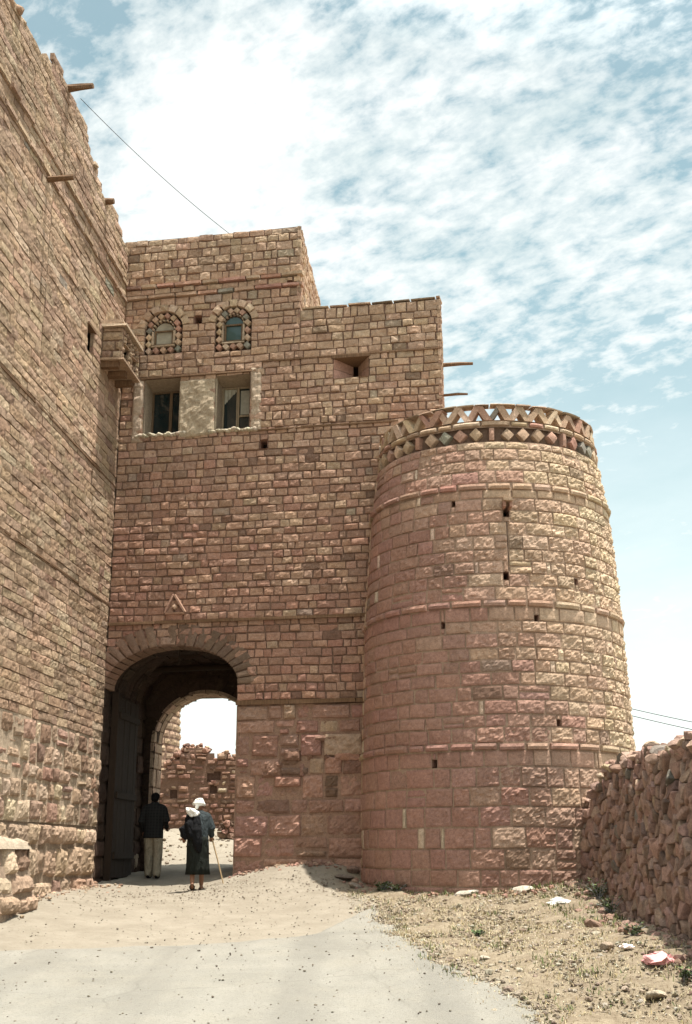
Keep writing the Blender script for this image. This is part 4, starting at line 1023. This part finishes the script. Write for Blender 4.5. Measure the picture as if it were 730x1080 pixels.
# ------------------------------------------------------------------ LOOSE STONES, LITTER, PLANTS
STN = [(3, (.34, .25, .18), .2), (2, (.42, .34, .25), .15), (1, (.22, .17, .13), .2), (1, (.5, .43, .34), .12)]
def stone_at(px, py, size, label, tint, seed, name='stone', cat='stone', flat=False, cuts=8):
    p = on_ground(px, py); v = rock_v(size, seed, 3, cuts, .08, (random.uniform(-.1, .1), random.uniform(-.1, .1), random.uniform(0, 3)) if flat else None)
    o = mk(name, v, ICO3F, RUBBLE, None, True, np.tile(tint, (len(v), 1))); o.location = (p[0], p[1], p[2]+size[2]*.45); tag(o, label, cat, 'loose stones on the verge'); return o
stone_at(493, 944, (.17, .24, .05), 'flat grey slab lying on the verge in front of the round tower', (.50, .45, .37), 1, 'flat_slab', 'slab', True)
stone_at(553, 939, (.19, .2, .05), 'flat pale slab lying nearest the foot of the round tower', (.54, .48, .39), 2, 'flat_slab', 'slab', True)
stone_at(692, 1054, (.15, .11, .045), 'pale oval stone on the dry grass below the pink litter', (.55, .47, .36), 3, 'stone')
stone_at(627, 979, (.15, .12, .08), 'brown rock at the edge of the dry stone wall shadow', (.30, .2, .15), 4)
stone_at(640, 1003, (.10, .09, .06), 'small tan rock between the wall foot and the pink litter', (.40, .31, .23), 5)
stone_at(362, 927, (.20, .16, .05), 'flat dark slab in the shadow left of the round tower', (.2, .16, .13), 6, 'flat_slab', 'slab', True)
stone_at(375, 937, (.14, .12, .05), 'grey stone just left of the green weed at the tower foot', (.3, .25, .2), 7)
stone_at(372, 921, (.12, .1, .08), 'brown stone in the corner between gatehouse and round tower', (.26, .17, .13), 8)
stone_at(512, 1014, (.09, .07, .04), 'small pale stone on the middle of the verge', (.5, .43, .34), 9)
stone_at(668, 985, (.13, .11, .07), 'reddish rock in shade against the dry stone wall', (.27, .16, .12), 10)
# crumpled litter
def crumple(px, py, size, c, name, label, seed):
    p = on_ground(px, py); V = ICO3.copy(); V = V+.34*np.stack([fbm(V*3.1+seed+q*7, 4) for q in range(3)], 1); V[:, 2] = np.maximum(V[:, 2], -.55); V = V*np.array(size)
    m = plain(name+'_plastic', c, .5, .12, 9, .3, .4); o = mk(name, V, ICO3F, m, None, True); o.location = (p[0], p[1], p[2]+size[2]*.55); tag(o, label, 'litter')
crumple(694, 1019, (.14, .10, .07), (.62, .30, .29), 'plastic_bag', 'crumpled pink plastic bag on the dry grass by the rubble wall', 3)
crumple(590, 955, (.14, .1, .06), (.78, .76, .72), 'paper_scrap', 'crumpled white scrap on the verge before the rubble wall', 8)
crumple(661, 1001, (.07, .06, .03), (.7, .6, .55), 'plastic_scrap', 'small pale plastic scrap between wall shadow and pink bag', 11)

# gravel and grit, uncountable
V, Fc, T = [], [], []; n = 0; v0s = [rock_v((1, .9, .65), 4000+k, 1, 5, .15) for k in range(12)]
def scatter(cnt, fx, size, pal, emb=.35):
    global n
    for _ in range(cnt):
        x, y = fx(); s = random.uniform(*size)*(random.random()**1.5+.5); v = v0s[random.randrange(12)]*s
        a = random.uniform(0, 6.28); ca, sa = math.cos(a), math.sin(a); v = np.stack([v[:, 0]*ca-v[:, 1]*sa, v[:, 0]*sa+v[:, 1]*ca, v[:, 2]], 1)
        pts.append((x, y, s*emb+(.03 if fx is road_pt else 0.))); V.append(v); Fc.extend([[i+n for i in q] for q in ICO1F]); n += len(v); T.append(np.tile(pick(pal), (len(v), 1)))
pts = []
def verge_pt():
    while True:
        x, y = random.uniform(-.6, 3.9), 10.5+9.2*random.random()**.9
        if x > road_r(y)-.1-abs(random.gauss(0, .15)): return x, y
def road_pt():
    y = 10.8+11.5*random.random(); return random.uniform(max(wall_x(y)+.2, -6), float(road_r(y))), y
def edge_pt():
    y = random.uniform(10.8, 21); return float(road_r(y))+random.gauss(0, .25), y
def gate_pt():
    return random.uniform(-4, .4), random.gauss(20.6, .8)
def foot_pt():
    s = random.uniform(0, 8.5); return xw-abs(random.gauss(.05, .2)), 19.5-s
def lfoot_pt():
    t = random.uniform(0, 6); p = P_left(np.array([t]), np.array([0.]), np.array([abs(random.gauss(.1, .25))]))[0]; return p[0], p[1]
def yard_pt(): return random.uniform(-6, 0), random.uniform(26.5, 34.5)
PAL_G = [(3, (.30, .24, .18), .2), (2, (.41, .345, .26), .15), (1.2, (.18, .14, .10), .25)]
scatter(7500, verge_pt, (.007, .028), PAL_G+[(1.2, (.46, .41, .33), .15)]); scatter(1700, road_pt, (.003, .014), [(2, (.14, .115, .09), .25), (2, (.25, .215, .165), .2)], .15)
scatter(320, verge_pt, (.02, .05), PAL_G+[(1.5, (.46, .41, .33), .15)], .2); scatter(1500, edge_pt, (.006, .02), [(3, (.30, .245, .19), .2), (1, (.40, .34, .26), .15), (.5, (.16, .13, .1), .2)]); scatter(1100, gate_pt, (.005, .016), [(3, (.30, .245, .19), .2), (1, (.40, .34, .26), .15)]); scatter(420, foot_pt, (.02, .06), RUB); scatter(260, lfoot_pt, (.012, .045), LOWP); scatter(500, yard_pt, (.015, .05), PAL_G)
def base_pt():
    if random.random() < .5:
        ph = random.uniform(-1.5, .6); r = 2.42+abs(random.gauss(0, .14)); return TCx+r*math.sin(ph), TCy-r*math.cos(ph)
    q = A+random.uniform(s_r, 5.2)*U_F+N_F*abs(random.gauss(.08, .14)); return q[0], q[1]
scatter(420, base_pt, (.012, .05), LOWR, .25)
P0 = np.array(pts); zz = H(P0[:, 0], P0[:, 1])+P0[:, 2]
for i in range(len(V)): V[i] = V[i]+np.array([P0[i, 0], P0[i, 1], zz[i]])
tag(mk('gravel', np.concatenate(V), Fc, RUBBLE, tint=np.concatenate(T)), 'grit and pebbles strewn over verge and road', kind='stuff')

# dry grass and straw
def blades(cnt, fx, L, wd, pal, name, label, lean=.9, ret=False):
    V, F_, T_ = [], [], []; P_ = []
    for i in range(cnt):
        x, y = fx(); P_.append((x, y))
    zz = H(np.array(P_)[:, 0], np.array(P_)[:, 1])+.005
    for i, (x, y) in enumerate(P_):
        l = random.uniform(*L); a = random.uniform(0, 6.28); le = random.uniform(.1, 1)*lean; w = wd*random.uniform(.7, 1.5)
        d = np.array([math.cos(a)*math.sin(le*1.5), math.sin(a)*math.sin(le*1.5), math.cos(le*1.5)]); sd = np.array([-math.sin(a), math.cos(a), 0])*w
        b0 = np.array([x, y, zz[i]+.008]); m0 = b0+d*l*.55; e = b0+d*l+np.array([0, 0, -l*.25*le]); e[2] = max(e[2], zz[i]+.004)
        k = len(V); V += [b0-sd, b0+sd, m0+sd*.8, m0-sd*.8, e]; F_ += [(k, k+1, k+2, k+3), (k+3, k+2, k+4)]; T_ += [pick(pal)]*5
    o = mk(name, V, F_, GRASS, tint=np.array(T_)); tag(o, label, kind='stuff'); return o
GRASS, nt, b = new_mat('grass_blades'); at = nt.nodes.new('ShaderNodeAttribute'); at.attribute_name = 'tint'; nt.links.new(at.outputs['Color'], b.inputs['Base Color'])
STRAW = [(4, (.36, .29, .175), .25), (2, (.46, .40, .275), .2), (1, (.30, .23, .11), .2), (.8, (.22, .2, .09), .2)]
clumps = [verge_pt() for _ in range(420)]
def clump_pt():
    c_ = random.choice(clumps); return c_[0]+random.gauss(0, .09), c_[1]+random.gauss(0, .10)
def verge_or_clump(): return clump_pt() if random.random() < .6 else verge_pt()
blades(20000, verge_or_clump, (.015, .06), .003, STRAW, 'dry_grass', 'short straw coloured dry grass on the verge', 1.0)
gcl = [(TCx+2.46*math.sin(a_), TCy-2.46*math.cos(a_)) for a_ in np.linspace(-.9, .5, 26)]+[(verge_pt()) for _ in range(90)]+[(xw-random.uniform(.05, .8), 19-random.uniform(0, 4)) for _ in range(60)]
def green_pt():
    c_ = random.choice(gcl); return c_[0]+random.gauss(0, .07), c_[1]+random.gauss(0, .07)
blades(2200, green_pt, (.03, .10), .005, [(2, (.10, .12, .045), .2), (1, (.17, .17, .07), .2), (1, (.07, .085, .035), .2)], 'sparse_green_grass', 'sparse grey green grass tufts on the verge', .8)

LEAF = new_mat('weed_leaves')[0]; nt = LEAF.node_tree; at = nt.nodes.new('ShaderNodeAttribute'); at.attribute_name = 'tint'; nt.links.new(at.outputs['Color'], nt.nodes['Principled BSDF'].inputs['Base Color'])
def weed(px, py, hgt, spread, stems, label, pal, seed):
    rs = random.Random(seed); p = on_ground(px, py); root = empty('weed_plant', tuple(p), label, 'weed', 'weeds at the wall feet')
    st, lf = MB(), MB()
    for k in range(stems):
        a = rs.uniform(0, 6.28); l = hgt*rs.uniform(.5, 1.1); e = np.array([math.cos(a)*spread*rs.uniform(.2, 1), math.sin(a)*spread*rs.uniform(.2, 1), l]); m = e*.5+np.array([0, 0, l*.15])
        st.tube([(0, 0, -.02), m, e], [.005, .004, .002], 4)
        for j in range(14):
            t = rs.uniform(.15, 1); c_ = (m*2*t if t < .5 else m+(e-m)*(t-.5)*2); b2 = rs.uniform(0, 6.28); L = rs.uniform(.025, .06); el = rs.uniform(-.4, .7)
            d = np.array([math.cos(b2)*math.cos(el), math.sin(b2)*math.cos(el), math.sin(el)])*L; s_ = np.array([-math.sin(b2), math.cos(b2), rs.uniform(-.5, .5)])*L*.3
            lf.add([c_, c_+d*.5+s_, c_+d, c_+d*.5-s_], [(0, 1, 2, 3)], vary(pal[rs.randrange(len(pal))], .2))
    st.build('stem', LEAF, root, local=True); lf.build('leaves', LEAF, root, local=True)
GR = [(.06, .085, .035), (.09, .12, .05), (.13, .15, .065)]
weed(402, 942, .17, .22, 22, 'green leafy weed at the left foot of the round tower', GR, 1)
weed(418, 943, .13, .18, 16, 'smaller green weed just right of the leafy one at the tower foot', GR, 2)
weed(632, 950, .28, .25, 20, 'grey green weed in the corner where wall shadow begins', GR, 3)
weed(645, 965, .24, .22, 18, 'bushy weed halfway along the dry stone wall shadow', GR, 4)
weed(668, 990, .16, .18, 12, 'low weed in shade below the middle of the dry stone wall', GR, 5)
weed(722, 1035, .12, .16, 12, 'small weed right of the pink bag', GR, 6)
weed(505, 988, .08, .14, 10, 'low tuft of green weed on the open verge', GR, 7)

# ------------------------------------------------------------------ PEOPLE
def capsule_chain(mb, pts, rad, n=12):
    """closed tapered tube with rounded ends"""
    pts = [np.array(p, float) for p in pts]
    d0 = pts[0]-pts[1]; d0 /= np.linalg.norm(d0); d1 = pts[-1]-pts[-2]; d1 /= np.linalg.norm(d1)
    P2 = [pts[0]+d0*rad[0]*.9, pts[0]+d0*rad[0]*.6]+pts+[pts[-1]+d1*rad[-1]*.6, pts[-1]+d1*rad[-1]*.9]
    R2 = [rad[0]*.35, rad[0]*.78]+list(rad)+[rad[-1]*.78, rad[-1]*.35]
    mb.tube(P2, R2, n)
def ellipsoid(mb, c, r, rot=(0, 0, 0)):
    mb.add((ICO3*np.array(r))@rotm(*rot).T+np.array(c), ICO3F)
def loft(mb, secs, n=28, fold=0., nf=9, seed=0):
    """stack of elliptical sections (cx, cy, z, rx, ry)"""
    v = []
    for k, (cx, cy, z, rx, ry) in enumerate(secs):
        for i in range(n):
            a = 2*math.pi*i/n; w = 1+fold*(k/(len(secs)-1))*(math.sin(a*nf+seed+.5*math.sin(k*.9))+.5*math.sin(a*(nf-4)+1.3*seed))
            v.append((cx+rx*w*math.cos(a), cy+ry*w*math.sin(a), z))
    m = len(secs); f = [(k*n+i, k*n+(i+1) % n, (k+1)*n+(i+1) % n, (k+1)*n+i) for k in range(m-1) for i in range(n)]
    f += [tuple(range(n))[::-1], tuple((m-1)*n+i for i in range(n))]; mb.add(v, f)
def fuse(name, mb, mat, parent, voxel=.012, smooth=4):
    o = mk(name, mb.v, mb.f, mat, None, True)
    m = o.modifiers.new('r', 'REMESH'); m.mode = 'VOXEL'; m.voxel_size = voxel
    s = o.modifiers.new('s', 'SMOOTH'); s.iterations = smooth; s.factor = .5
    dg = bpy.context.evaluated_depsgraph_get(); me = bpy.data.meshes.new_from_object(o.evaluated_get(dg))
    old = o.data; o.modifiers.clear(); o.data = me; bpy.data.meshes.remove(old); me.name = name
    me.polygons.foreach_set('use_smooth', np.ones(len(me.polygons), bool)); o.parent = parent
    if not me.materials: me.materials.append(mat)
    return o
def hand(mb, wrist, d, up, side, curl=.9, k=1.0):
    d, up = np.array(d, float), np.array(up, float); d /= np.linalg.norm(d); up -= d*np.dot(up, d); up /= np.linalg.norm(up); lat = np.cross(d, up)*side
    w = np.array(wrist, float); capsule_chain(mb, [w, w+d*.045*k, w+d*.08*k], [.028*k, .036*k, .034*k], 10)
    for i, L in enumerate((.066, .074, .069, .054)):
        b0 = w+d*.08*k+lat*(.030-.020*i)*k; c1 = curl*.5; c2 = curl*1.2
        e1 = b0+(d*math.cos(c1)-up*math.sin(c1))*L*.5*k; e2 = e1+(d*math.cos(c2)-up*math.sin(c2))*L*.5*k
        capsule_chain(mb, [b0-d*.02*k, b0, e1, e2], [.010*k, .0095*k, .009*k, .0078*k], 8)
    t0 = w+d*.03*k+lat*.03*k; t1 = t0+d*.03*k+lat*.028*k-up*.008*k; t2 = t1+d*.026*k-up*.02*k
    capsule_chain(mb, [t0-lat*.01, t0, t1, t2], [.014*k, .013*k, .011*k, .009*k], 8)
def head(mb, c, yaw=0., tilt=0., s=1.0):
    Rm = rotm(tilt, 0, yaw); c = np.array(c, float)
    def at(p): return c+Rm@(np.array(p)*s)
    def el(p, r): mb.add((ICO3*np.array(r)*s)@Rm.T+at(p), ICO3F)
    el((0, -.008, .022), (.076, .094, .092)); el((0, .02, -.045), (.056, .068, .065))
    el((0, .097, -.012), (.013, .02, .024)); el((0, .088, .010), (.009, .014, .022)); el((0, .082, -.052), (.026, .012, .007)); el((0, .074, -.086), (.026, .022, .018))
    for sg in (-1, 1):
        el((sg*.032, .078, .012), (.013, .010, .009)); el((sg*.031, .084, .030), (.019, .010, .006)); el((sg*.078, -.005, -.008), (.011, .02, .030))
SKIN = plain('skin', (.22, .11, .065), .6, .1, 20, .05, .3)
SKIN_D = plain('skin_shade', (.19, .095, .058), .6, .1, 20, .05, .3)
def cloth(name, c, var=.15):
    m = plain(name, c, .95, var, 30, .35, .05); nt = m.node_tree; b = nt.nodes['Principled BSDF']; mp = nt.nodes.new('ShaderNodeMapping'); mp.inputs['Scale'].default_value = (1, 1, .35); nt.links.new(coord(nt), mp.inputs['Vector'])
    bump(nt, b, noise(nt, mp.outputs['Vector'], 13, 3, .5, .8), 1., .07); return m
SCL = 1.0
# --- old man with a cane, walking away
m1 = on_ground(207, 939)
man = empty('person', tuple(m1), 'walking man in white turban, grey jacket and dark wrapped skirt before the gateway', 'person', None, R(6)); man.scale = (.93, .93, .895)
b = MB()
capsule_chain(b, [(0, 0, .86), (0, .01, 1.0), (0, .03, 1.15), (0, .06, 1.28)], [.135, .13, .135, .115], 16)
capsule_chain(b, [(-.15, .06, 1.33), (0, .065, 1.36), (.15, .06, 1.33)], [.07, .08, .07])
capsule_chain(b, [(0, .07, 1.34), (0, .10, 1.45)], [.058, .052])
head(b, (0, .13, 1.53), R(12), R(-6))
capsule_chain(b, [(.075, 0, .84), (.085, .09, .46), (.085, .13, .10)], [.085, .056, .038]); capsule_chain(b, [(.085, .09, .045), (.088, .17, .04), (.09, .27, .028)], [.036, .038, .026])
capsule_chain(b, [(-.075, 0, .84), (-.08, .02, .46), (-.075, -.10, .14)], [.085, .056, .038]); capsule_chain(b, [(-.075, -.14, .11), (-.075, -.06, .06), (-.075, .03, .03)], [.034, .038, .026])
capsule_chain(b, [(.18, .06, 1.32), (.25, .0, 1.10), (.24, .13, .97)], [.058, .046, .034]); hand(b, (.24, .14, .965), (.02, 1, -.35), (.3, .3, 1), 1, 1.5)
capsule_chain(b, [(-.18, .06, 1.32), (-.28, -.02, 1.09), (-.27, .10, .96)], [.058, .046, .034]); hand(b, (-.27, .11, .95), (.15, 1, -.4), (-.3, .3, 1), -1, 1.2)
fuse('body', b, SKIN, man, .0085, 3)
b = MB()
loft(b, [(0, .0, .80, .20, .15), (0, .0, .9, .195, .15), (0, .01, 1.05, .19, .15), (0, .03, 1.18, .20, .155), (0, .05, 1.28, .205, .15), (0, .06, 1.35, .19, .13), (0, .075, 1.42, .12, .10), (0, .085, 1.46, .075, .07)], 24, .02)
capsule_chain(b, [(-.15, .055, 1.34), (0, .06, 1.37), (.15, .055, 1.34)], [.082, .092, .082])
capsule_chain(b, [(.16, .06, 1.32), (.25, .0, 1.11), (.245, .10, 1.0)], [.085, .075, .058]); capsule_chain(b, [(-.16, .06, 1.32), (-.28, -.02, 1.10), (-.275, .07, 1.0)], [.085, .075, .058])
fuse('jacket', b, cloth('grey_jacket', (.04, .048, .051)), man, .012, 3)
b = MB(); loft(b, [(0, .0, .97, .185, .15), (0, .0, .90, .195, .155), (0, .01, .75, .20, .16), (.005, .02, .55, .20, .17), (.01, .02, .40, .205, .18), (.01, .02, .28, .215, .185)], 64, .055, 11, 1.)
b.build('wrap_skirt', cloth('dark_green_skirt', (.018, .020, .017)), man, True, True)
b = MB()                                      # black shawl down the back
capsule_chain(b, [(-.13, -.02, 1.36), (-.16, -.10, 1.2), (-.12, -.13, 1.0)], [.07, .09, .085]); capsule_chain(b, [(-.03, -.08, 1.30), (-.03, -.14, 1.08), (.0, -.14, .84), (.02, -.13, .72)], [.07, .10, .09, .06]); capsule_chain(b, [(-.2, .0, 1.28), (-.27, -.06, 1.10), (-.22, -.08, .96)], [.06, .085, .06])
fuse('shawl', b, cloth('black_shawl', (.012, .012, .013)), man, .012, 3)
b = MB()
for k in range(6):
    a = R(20+k*55); n = 20; tl = R([-14, 12, -8, 16, -18, 6][k]); zz = 1.585+.018*k-.02
    pts_ = [np.array([.0, .115, zz])+rotm(tl, R(8*math.sin(a)), 0)@np.array([(.098-.010*k)*math.cos(t), (.112-.010*k)*math.sin(t), 0]) for t in np.linspace(0, 2*math.pi, n)]
    capsule_chain(b, pts_, [.027]*n, 8)
ellipsoid(b, (0, .115, 1.60), (.095, .11, .075)); capsule_chain(b, [(-.03, .03, 1.55), (-.04, .02, 1.50)], [.04, .035])
fuse('turban', b, cloth('white_turban', (.78, .76, .70), .06), man, .009, 2)
b = MB(); v = rock_v((.125, .10, .085), 5, 3, 3, .25, (.2, .5, .3)); b.add(v+np.array([-.10, -.06, 1.40]), ICO3F); v = rock_v((.09, .075, .065), 6, 3, 3, .25, (.2, .8, .3)); b.add(v+np.array([-.165, -.03, 1.44]), ICO3F); capsule_chain(b, [(-.10, -.06, 1.42), (-.04, -.10, 1.36)], [.06, .035])
fuse('bundle', b, cloth('white_bundle', (.75, .73, .68), .08), man, .010, 2)
for (x, y, z, rx) in ((.088, .17, .012, 0), (-.075, -.05, .052, R(-24))):
    b = MB(); ellipsoid(b, (0, 0, 0), (.05, .14, .014)); b.v = [tuple(rotm(rx, 0, 0)@np.array(q)+np.array([x, y, z])) for q in b.v]
    k = len(b.v); capsule_chain(b, [(x-.042, y+.04, z+.01), (x, y+.03, z+.06), (x+.042, y+.04, z+.01)], [.012]*3, 8)
    b.build('sandal', cloth('dark_sandal', (.02, .015, .012)), man, True, True)
Rz = rotm(0, 0, R(6)); c0 = m1+Rz@np.array([.22, .19, .90]); gx_ = m1+Rz@np.array([.45, .16, 0]); gx_[2] = h1(gx_[0], gx_[1])
mb = MB(); mb.tube([c0, c0+(gx_-c0)*.5+np.array([.004, 0, 0]), gx_], [.013, .012, .010], 8); capsule_chain(mb, [c0-np.array([.05, .01, -.01]), c0+np.array([.0, 0, .012]), c0+np.array([.01, 0, -.02])], [.012, .014, .013], 8)
tag(mb.build('walking_stick', plain('cane_wood', (.42, .30, .17), .6), None), 'light wooden walking stick held by the turbaned man', 'cane')
# --- man in the shade of the gateway
pz = on_ground(160, 929); pz = at_depth(160, 924, pz[1]+.45); pz[2] = h1(pz[0], pz[1])
man2 = empty('person', tuple(pz), 'man in dark checked shirt and pale trousers walking in the shade of the gateway', 'person', None, R(-4)); man2.scale = (.94, .94, .92)
b = MB()
capsule_chain(b, [(0, 0, .92), (0, 0, 1.05), (0, .01, 1.2), (0, .02, 1.34)], [.13, .125, .135, .115], 16)
capsule_chain(b, [(-.16, .02, 1.40), (0, .02, 1.43), (.16, .02, 1.40)], [.07, .08, .07]); capsule_chain(b, [(0, .02, 1.42), (0, .05, 1.52)], [.058, .053]); head(b, (0, .065, 1.605), R(-8), R(-4))
capsule_chain(b, [(.08, 0, .90), (.095, .04, .5), (.10, -.04, .10)], [.09, .06, .042]); capsule_chain(b, [(-.08, 0, .90), (-.09, .08, .5), (-.09, .12, .10)], [.09, .06, .042])
capsule_chain(b, [(.20, .02, 1.39), (.26, -.02, 1.13), (.23, .15, 1.0)], [.058, .046, .034]); hand(b, (.23, .16, .995), (-.1, 1, -.1), (0, 0, 1), 1, .8)
capsule_chain(b, [(-.20, .02, 1.39), (-.25, -.02, 1.13), (-.22, .12, .93)], [.058, .046, .034]); hand(b, (-.22, .13, .92), (.1, 1, -.4), (0, 0, 1), -1, .8)
fuse('body', b, SKIN_D, man2, .0085, 3)
m, nt, bb = new_mat('dark_checked_cotton'); co = coord(nt); br = nt.nodes.new('ShaderNodeTexBrick'); br.offset = 0; br.inputs['Scale'].default_value = 1
br.inputs['Brick Width'].default_value = .06; br.inputs['Row Height'].default_value = .06; br.inputs['Mortar Size'].default_value = .006; br.inputs['Color1'].default_value = (.009, .009, .009, 1); br.inputs['Color2'].default_value = (.012, .011, .011, 1); br.inputs['Mortar'].default_value = (.02, .02, .019, 1)
mp = nt.nodes.new('ShaderNodeMapping'); mp.inputs['Rotation'].default_value = (R(90), 0, 0); nt.links.new(co, mp.inputs['Vector']); nt.links.new(mp.outputs['Vector'], br.inputs['Vector']); nt.links.new(br.outputs['Color'], bb.inputs['Base Color'])
b = MB(); loft(b, [(0, 0, .80, .205, .15), (0, 0, .92, .20, .15), (0, 0, 1.1, .20, .15), (0, .01, 1.28, .215, .16), (0, .02, 1.38, .205, .14), (0, .02, 1.44, .17, .115), (0, .03, 1.50, .085, .085), (0, .035, 1.53, .07, .07)], 24, .02)
capsule_chain(b, [(-.16, .02, 1.40), (0, .02, 1.43), (.16, .02, 1.40)], [.082, .094, .082])
capsule_chain(b, [(.18, .02, 1.38), (.265, -.02, 1.14), (.24, .10, 1.03)], [.085, .075, .055]); capsule_chain(b, [(-.18, .02, 1.38), (-.255, -.02, 1.13), (-.225, .09, .97)], [.085, .075, .055]); fuse('shirt', b, m, man2, .012, 3)
b = MB(); loft(b, [(0, 0, .80, .185, .13), (0, 0, .93, .18, .13)], 24); capsule_chain(b, [(.085, 0, .85), (.10, .04, .5), (.105, -.04, .09)], [.115, .095, .085], 14); capsule_chain(b, [(-.085, 0, .85), (-.095, .08, .5), (-.095, .12, .09)], [.115, .095, .085], 14)
fuse('trousers', b, cloth('pale_trousers', (.26, .22, .16)), man2, .012, 3)
b = MB(); ellipsoid(b, (0, .045, 1.64), (.088, .105, .085)); ellipsoid(b, (0, .0, 1.60), (.08, .07, .075)); fuse('hair', b, cloth('black_hair', (.008, .007, .007)), man2, .009, 2)
for x, y in ((.105, .02), (-.095, .18)):
    b = MB(); ellipsoid(b, (x, y, .045), (.05, .145, .05)); b.v = [(q[0], q[1], max(q[2], .0)) for q in b.v]; b.build('shoe', cloth('black_shoe', (.012, .011, .011)), man2, True, True)

# ------------------------------------------------------------------ LIGHT
SUN_EL, SUN_AZ = R(79), R(-20)               # azimuth measured from +X towards the camera
sd = np.array([math.cos(SUN_EL)*math.cos(SUN_AZ), math.cos(SUN_EL)*math.sin(SUN_AZ), math.sin(SUN_EL)])
sun_d = bpy.data.lights.new('sun', 'SUN'); sun_d.energy = 4.6; sun_d.angle = R(.53); sun_d.color = (1, .95, .86)
sun = bpy.data.objects.new('sun', sun_d); col.objects.link(sun); sun.location = (10, 0, 30)
from mathutils import Vector
sun.rotation_euler = Vector(sd.tolist()).to_track_quat('Z', 'Y').to_euler()

w = bpy.data.worlds.new('World'); scene.world = w; w.use_nodes = True; nt = w.node_tree; bg = nt.nodes['Background']
sky = nt.nodes.new('ShaderNodeTexSky'); sky.sky_type = 'NISHITA'; sky.sun_disc = False; sky.sun_elevation = SUN_EL
sky.sun_rotation = math.pi/2-SUN_AZ; sky.air_density = 1.0; sky.dust_density = 2.0; sky.altitude = 2000
co = nt.nodes.new('ShaderNodeTexCoord').outputs['Generated']
sep = nt.nodes.new('ShaderNodeSeparateXYZ'); nt.links.new(co, sep.inputs[0])
def M(op, a, b_=None, c_=None):
    n = nt.nodes.new('ShaderNodeMath'); n.operation = op
    for i, v in enumerate((a, b_, c_)):
        if v is None: continue
        if isinstance(v, bpy.types.NodeSocket): nt.links.new(v, n.inputs[i])
        else: n.inputs[i].default_value = v
    return n.outputs[0]
dz = M('ADD', M('MAXIMUM', sep.outputs[2], 0.), .28)
cv = nt.nodes.new('ShaderNodeCombineXYZ'); nt.links.new(M('DIVIDE', sep.outputs[0], dz), cv.inputs[0]); nt.links.new(M('DIVIDE', sep.outputs[1], dz), cv.inputs[1])
mp = nt.nodes.new('ShaderNodeMapping'); mp.inputs['Rotation'].default_value = (0, 0, R(35)); nt.links.new(cv.outputs[0], mp.inputs['Vector'])
mp2 = nt.nodes.new('ShaderNodeMapping'); mp2.inputs['Scale'].default_value = (.78, 1.12, 1); nt.links.new(mp.outputs['Vector'], mp2.inputs['Vector']); pv = mp2.outputs['Vector']
small = noise(nt, pv, 34.0, 9, .6, .15)       # mackerel puffs
large = noise(nt, pv, 4.0, 5, .55, .1)        # banks and clear lanes
def blob(px, py, rad_, soft):                 # a bank of cloud in a given direction of the sky
    d = ray(px, py); d /= np.linalg.norm(d); vs = nt.nodes.new('ShaderNodeVectorMath'); vs.operation = 'DISTANCE'; nt.links.new(co, vs.inputs[0]); vs.inputs[1].default_value = d
    q = nt.nodes.new('ShaderNodeMapRange'); q.inputs[1].default_value = rad_+soft; q.inputs[2].default_value = rad_-soft; nt.links.new(vs.outputs['Value'], q.inputs[0]); return q.outputs[0]
cov = M('ADD', M('MULTIPLY', small, .72), M('MULTIPLY', large, .42))
cov = M('ADD', cov, M('MULTIPLY', blob(235, 110, .06, .06), .17)); cov = M('ADD', cov, M('MULTIPLY', blob(200, 200, .07, .06), .18)); cov = M('ADD', cov, M('MULTIPLY', blob(560, 190, .13, .10), .07))
cov = M('SUBTRACT', cov, M('MULTIPLY', blob(690, 500, .11, .10), .16)); cov = M('SUBTRACT', cov, M('MULTIPLY', blob(50, 30, .07, .07), .14)); cov = M('SUBTRACT', cov, M('MULTIPLY', blob(740, 0, .06, .08), .2)); cov = M('SUBTRACT', cov, M('MULTIPLY', blob(420, 40, .10, .09), .07))
cl = ramp(nt, cov, [(.44, 0.16), (.56, .62), (.71, 1.)])
clc = mix(nt, ramp(nt, noise(nt, pv, 8, 7, .6), [(.35, 0.), (.65, 1.)]), (4.0, 4.4, 4.36), (5.2, 5.3, 5.2))
skyc = mix(nt, 1.0, sky.outputs[0], (1.12, 1.24, .82), 'MULTIPLY')
dv = nt.nodes.new('ShaderNodeVectorMath'); dv.operation = 'DOT_PRODUCT'; nt.links.new(co, dv.inputs[0]); dv.inputs[1].default_value = sd   # cloud boosted towards the sun, out of view, to add ambient light
gl = nt.nodes.new('ShaderNodeMapRange'); gl.inputs[1].default_value = .55; gl.inputs[2].default_value = 1.; gl.inputs[3].default_value = 1.; gl.inputs[4].default_value = 4.2; nt.links.new(dv.outputs['Value'], gl.inputs[0])
clc = mix(nt, 1.0, clc, gl.outputs[0], 'MULTIPLY')
clc = mix(nt, M('MULTIPLY', M('MAXIMUM', blob(225, 110, .07, .07), blob(210, 200, .06, .07)), .6), clc, (5.2, 5.3, 5.2))
hz = nt.nodes.new('ShaderNodeMapRange'); hz.inputs[1].default_value = .53; hz.inputs[2].default_value = .05; nt.links.new(sep.outputs[2], hz.inputs[0])
clc = mix(nt, M('MULTIPLY', hz.outputs[0], .9), clc, (5.6, 5.7, 5.5))
cl2 = M('MAXIMUM', cl, M('MULTIPLY', hz.outputs[0], .92))
nt.links.new(mix(nt, cl2, skyc, clc), bg.inputs['Color']); bg.inputs['Strength'].default_value = .11

vs = scene.view_settings; vs.view_transform = 'Standard'; vs.look = 'None'; vs.exposure = 1.0; vs.gamma = 1.0; vs.use_curve_mapping = False
